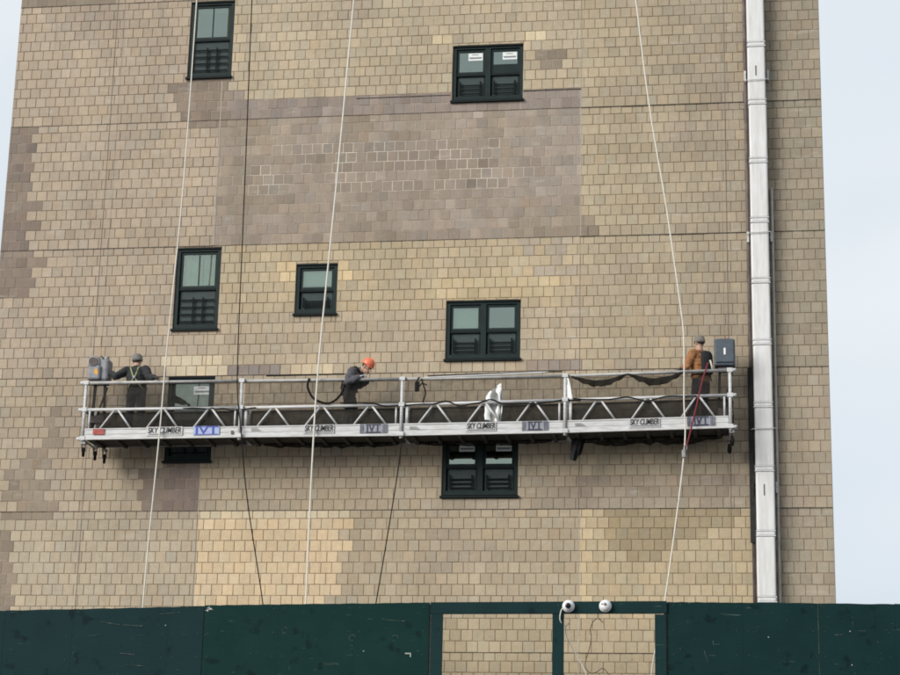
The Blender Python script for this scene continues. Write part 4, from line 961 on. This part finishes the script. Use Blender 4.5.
# ------------------------------------------------------------------ green hoarding with two openings
HY = -2.5
ht = [(-18.5, -2.33), (-14.337, -2.201), (-10.685, -2.108), (-6.764, -2.055), (-2.86, -2.025), (.916, -2.058), (6, -2.10)]
def htop(x):
    for (a, za), (b_, zb_) in zip(ht[:-1], ht[1:]):
        if a <= x <= b_: return za+(zb_-za)*(x-a)/(b_-a)
hoard = empty('plywood_hoarding', (-6.0, HY, TZ), 'dark green painted plywood hoarding along the bottom with two framed openings', 'hoarding')
def hp_(mb, name, m): return rel(mb.build(name, M[m], None), hoard)
def panel(x0, x1, m, zb_=TZ, zt=None, dz=0.0, dy=0.0):
    mb = MB(); t0, t1 = (zt, zt) if zt is not None else (htop(x0)+dz, htop(x1)+dz); n = 10
    V = []; Fc = []
    for k in range(n+1):
        x = x0+(x1-x0)*k/n; t = t0+(t1-t0)*k/n+(0 if zt is not None else rng.uniform(-.006, .004)); 
        V += [(x, HY-.018+dy, zb_), (x, HY+dy, zb_), (x, HY+dy, t), (x, HY-.018+dy, t)]
    for k in range(n):
        for p_ in range(4): Fc.append((4*k+p_, 4*k+4+p_, 4*k+4+(p_+1) % 4, 4*k+(p_+1) % 4))
    Fc += [(0,1,2,3), (4*n+3, 4*n+2, 4*n+1, 4*n)]
    hp_(mb.add(V, Fc), 'panel', m)
for a, b_, m in ((-17.9, -16.68, 'green_a'), (-16.67, -15.45, 'green_a'), (-15.445, -14.226, 'green_a'), (-14.224, -13.006, 'green_a'), (-13.004, -11.306, 'green_a'), (-11.304, -10.69, 'green_a')):
    panel(a, b_, m, dz=rng.uniform(-.004, .004), dy=rng.uniform(-.002, .002))
for a, b_ in ((-10.678, -9.383), (-9.381, -8.083), (-8.081, -6.80)): panel(a, b_, 'green_b', dz=.012, dy=-.004+rng.uniform(-.001, .001))
for a, b_ in ((-2.835, -1.617), (-1.615, -.397), (-.395, .823), (.825, 2.043), (2.045, 3.263), (3.265, 5.5)): panel(a, b_, 'green_c', dz=rng.uniform(-.004, .004), dy=rng.uniform(-.002, .002))
panel(-6.57, -4.73, 'green_b', zt=-3.75); panel(-4.54, -3.042, 'green_b', zt=-3.75)
# frame round the openings
hp_(MB().add([(-6.78, HY-.06, -2.235), (-2.845, HY-.06, -2.218), (-2.845, HY+.03, -2.218), (-6.78, HY+.03, -2.235), (-6.78, HY-.06, -2.045), (-2.845, HY-.06, -2.018), (-2.845, HY+.03, -2.018), (-6.78, HY+.03, -2.045)],
             [(0,3,2,1),(4,5,6,7),(0,1,5,4),(1,2,6,5),(2,3,7,6),(3,0,4,7)]), 'frame_rail', 'green_f')
for a, b_ in ((-6.764, -6.573), (-4.728, -4.543), (-3.040, -2.858)):
    hp_(MB().box(a, b_, HY-.055, HY+.035, TZ, -2.236), 'frame_post', 'green_f')
hp_(MB().box(-6.572, -4.729, HY-.05, HY+.02, -3.85, -3.70), 'frame_rail', 'green_f'); hp_(MB().box(-4.542, -3.041, HY-.05, HY+.02, -3.85, -3.70), 'frame_rail', 'green_f')
for x in (-16.675, -13.005, -10.684, -8.082, -6.80, -2.845, -1.616, .824, 3.264): hp_(MB().box(x-.045, x+.045, HY+.004, HY+.09, TZ, htop(x)-.012), 'back_post', 'timber')
# splintered pale patch at the corner of a sheet, broken top edges
mb = MB()
for k in range(9):
    a = rng.uniform(0, 6.28); l_ = rng.uniform(.03, .075); c = Vector((-10.60+rng.uniform(-.05, .05), HY-.024, -2.16+rng.uniform(-.02, .02)))
    mb.beam(c, c+Vector((math.cos(a)*l_, -.004, math.sin(a)*l_*.6)), .004, .016, (0,1,0))
hp_(mb, 'splinter', 'sheet')

# scuffs, gouges and tape left on the sheets
def scuff(pts, w, m='scuff'):
    mb = MB()
    for p, q_ in zip(pts[:-1], pts[1:]):
        a, b_ = Vector((p[0], HY-.0262, p[1])), Vector((q_[0], HY-.0262, q_[1])); k = max(1, int((b_-a).length/.06))
        for i in range(k):
            if rng.random() < .15: continue
            mb.beam(a.lerp(b_, i/k), a.lerp(b_, (i+.92)/k)+Vector((0, 0, rng.uniform(-.004, .004))), .004+.002*rng.random(), w*rng.uniform(.4, 1.1), (0, 0, 1) if abs((b_-a).x) > abs((b_-a).z) else (1, 0, 0))
    if mb.v: hp_(mb, 'scuff', m)
for pts, w in (([(-12.50, -2.385), (-12.16, -2.435), (-11.75, -2.455)], .012), ([(-12.13, -2.915), (-11.86, -2.947)], .010), ([(-12.02, -3.12), (-11.67, -3.13)], .010), ([(-12.7, -2.63), (-12.5, -2.60)], .009),
               ([(-8.55, -3.096), (-8.30, -3.078)], .008), ([(-8.58, -3.07), (-8.33, -3.06)], .006), ([(-2.244, -2.814), (-2.20, -2.95), (-2.151, -3.104)], .012), ([(.158, -2.35), (.15, -2.43)], .012),
               ([(-.135, -2.561), (.0, -2.555)], .010), ([(-8.12, -2.76), (-8.07, -2.79)], .012), ([(-15.2, -2.9), (-14.8, -2.93), (-14.5, -2.92)], .008), ([(-11.46, -2.25), (-11.1, -2.22)], .008), ([(-7.6, -2.33), (-7.2, -2.36)], .010)):
    scuff(pts, w)
for x in (-9.263, -7.372, -8.10):                       # ring stains left by bolts
    c = [(x+.055*math.cos(a), -2.52-.12*(x > -8.5)+.05*math.sin(a)) for a in [math.pi*2*k/12*.8 for k in range(13)]]; scuff(c, .008)
hp_(MB().box(-7.196, -7.094, HY-.0285, HY-.0255, -2.905, -2.886).box(-7.112, -7.094, HY-.0285, HY-.0255, -2.955, -2.9055), 'tape_remnant', 'tape')
for x, z in ((.106, -2.50), (.121, -3.042), (-11.35, -2.44), (-7.9, -2.86), (-1.2, -2.6), (-15.6, -2.6)): hp_(MB().lathe([(.010, 0), (.010, .003)], (x, HY-.0245, z), (0, -1, 0), 8), 'paint_fleck', 'tape')
for x in [a for a in (-13.10, -12.91, -11.40, -11.21, -10.78, -10.60, -9.47, -9.29, -8.17, -7.99, -6.90, -2.74, -1.71, -1.52, -.49, -.30, .73, .92)]:
    for dz in (.06, .46, .86):
        mbk = MB().lathe([(.008, 0), (.008, .0025)], (x, HY-.0245, htop(x)-dz), (0, -1, 0), 6); hp_(mbk, 'screw', 'screw')

# turret cameras on the frame rail
def turret(x, z, lens_dir, label, two=False):
    c = empty('security_camera', (x, HY-.06, z), label, 'camera', 'white turret cameras on the hoarding')
    y0 = HY-.06; ld = Vector(lens_dir).normalized()
    rel(MB().lathe([(.098, 0), (.104, .012), (.100, .045), (.085, .055)], (x, y0, z), (0, -1, 0), 28).build('base', M['cctv'], None, True), c)
    b = MB(); ctr = Vector((x, y0-.075, z)); ellips(b, ctr, (Vector((.090,0,0)), Vector((0,.075,0)), Vector((0,0,.090))), 24, 14); rel(b.build('ball', M['cctv'], None, True), c)
    if not two:
        rel(MB().lathe([(.050, .060), (.052, .078), (.046, .082)], ctr, ld, 24).build('lens_ring', M['cctv_grey'], None, False), c)
        rel(MB().lathe([(.044, .076), (.044, .085), (.02, .087)], ctr, ld, 24).build('lens', M['lens'], None, True), c)
    else:
        s_ = ld.cross(Vector((0,0,1))).normalized()
        for k, r_ in ((-1, .024), (1, .015)): rel(MB().lathe([(r_, .062), (r_, .081), (r_*.5, .083)], ctr+s_*k*.024+Vector((0,0,.010)), ld, 16).build('lens', M['lens'], None, True), c)
    return c
turret(-4.462, -2.110, (.08, -1, -.10), 'white turret camera with a single dark lens above the post between the openings')
turret(-3.852, -2.106, (-.30, -1, .10), 'white turret camera with two small dark lenses above the narrower opening', True)
rope([(-4.54, -2.60, -2.12), (-4.585, -2.60, -2.20), (-4.60, -2.58, -2.33), (-4.55, -2.50, -2.42), (-4.50, -2.40, -2.40), (-4.46, -2.38, -2.36)], .009, 'cable_wh', 'camera_cable', 'white cable looping down from the single-lens camera', 'cable')
rope([(-4.46, -2.38, -2.36), (-4.52, -2.36, -2.42), (-4.515, -2.34, -2.56), (-4.40, -2.32, -2.80), (-4.24, -2.30, -3.08), (-4.1, -2.3, -3.4)], .007, 'cable_wh', 'camera_cable', 'thin white cord slanting across the narrower opening', 'cable')
rope([(-3.90, -2.42, -2.36), (-3.98, -2.40, -2.29), (-4.06, -2.38, -2.33), (-4.115, -2.36, -2.46), (-4.10, -2.34, -2.60), (-4.14, -2.32, -2.80), (-4.20, -2.30, -3.00), (-4.19, -2.30, -3.10), (-4.11, -2.30, -3.18), (-4.02, -2.30, -3.16), (-3.92, -2.3, -3.10), (-3.84, -2.3, -3.16), (-3.78, -2.3, -3.3)], .0075, 'cable_br', 'loose_cable', 'brown S-shaped loose cable hanging in the narrower opening', 'cable')
rope([(-3.99, -2.44, -2.15), (-3.99, -2.44, -2.28)], .005, 'cable_br', 'loose_cable', 'short brown wire drop under the two-lens camera', 'cable', 6, 2)
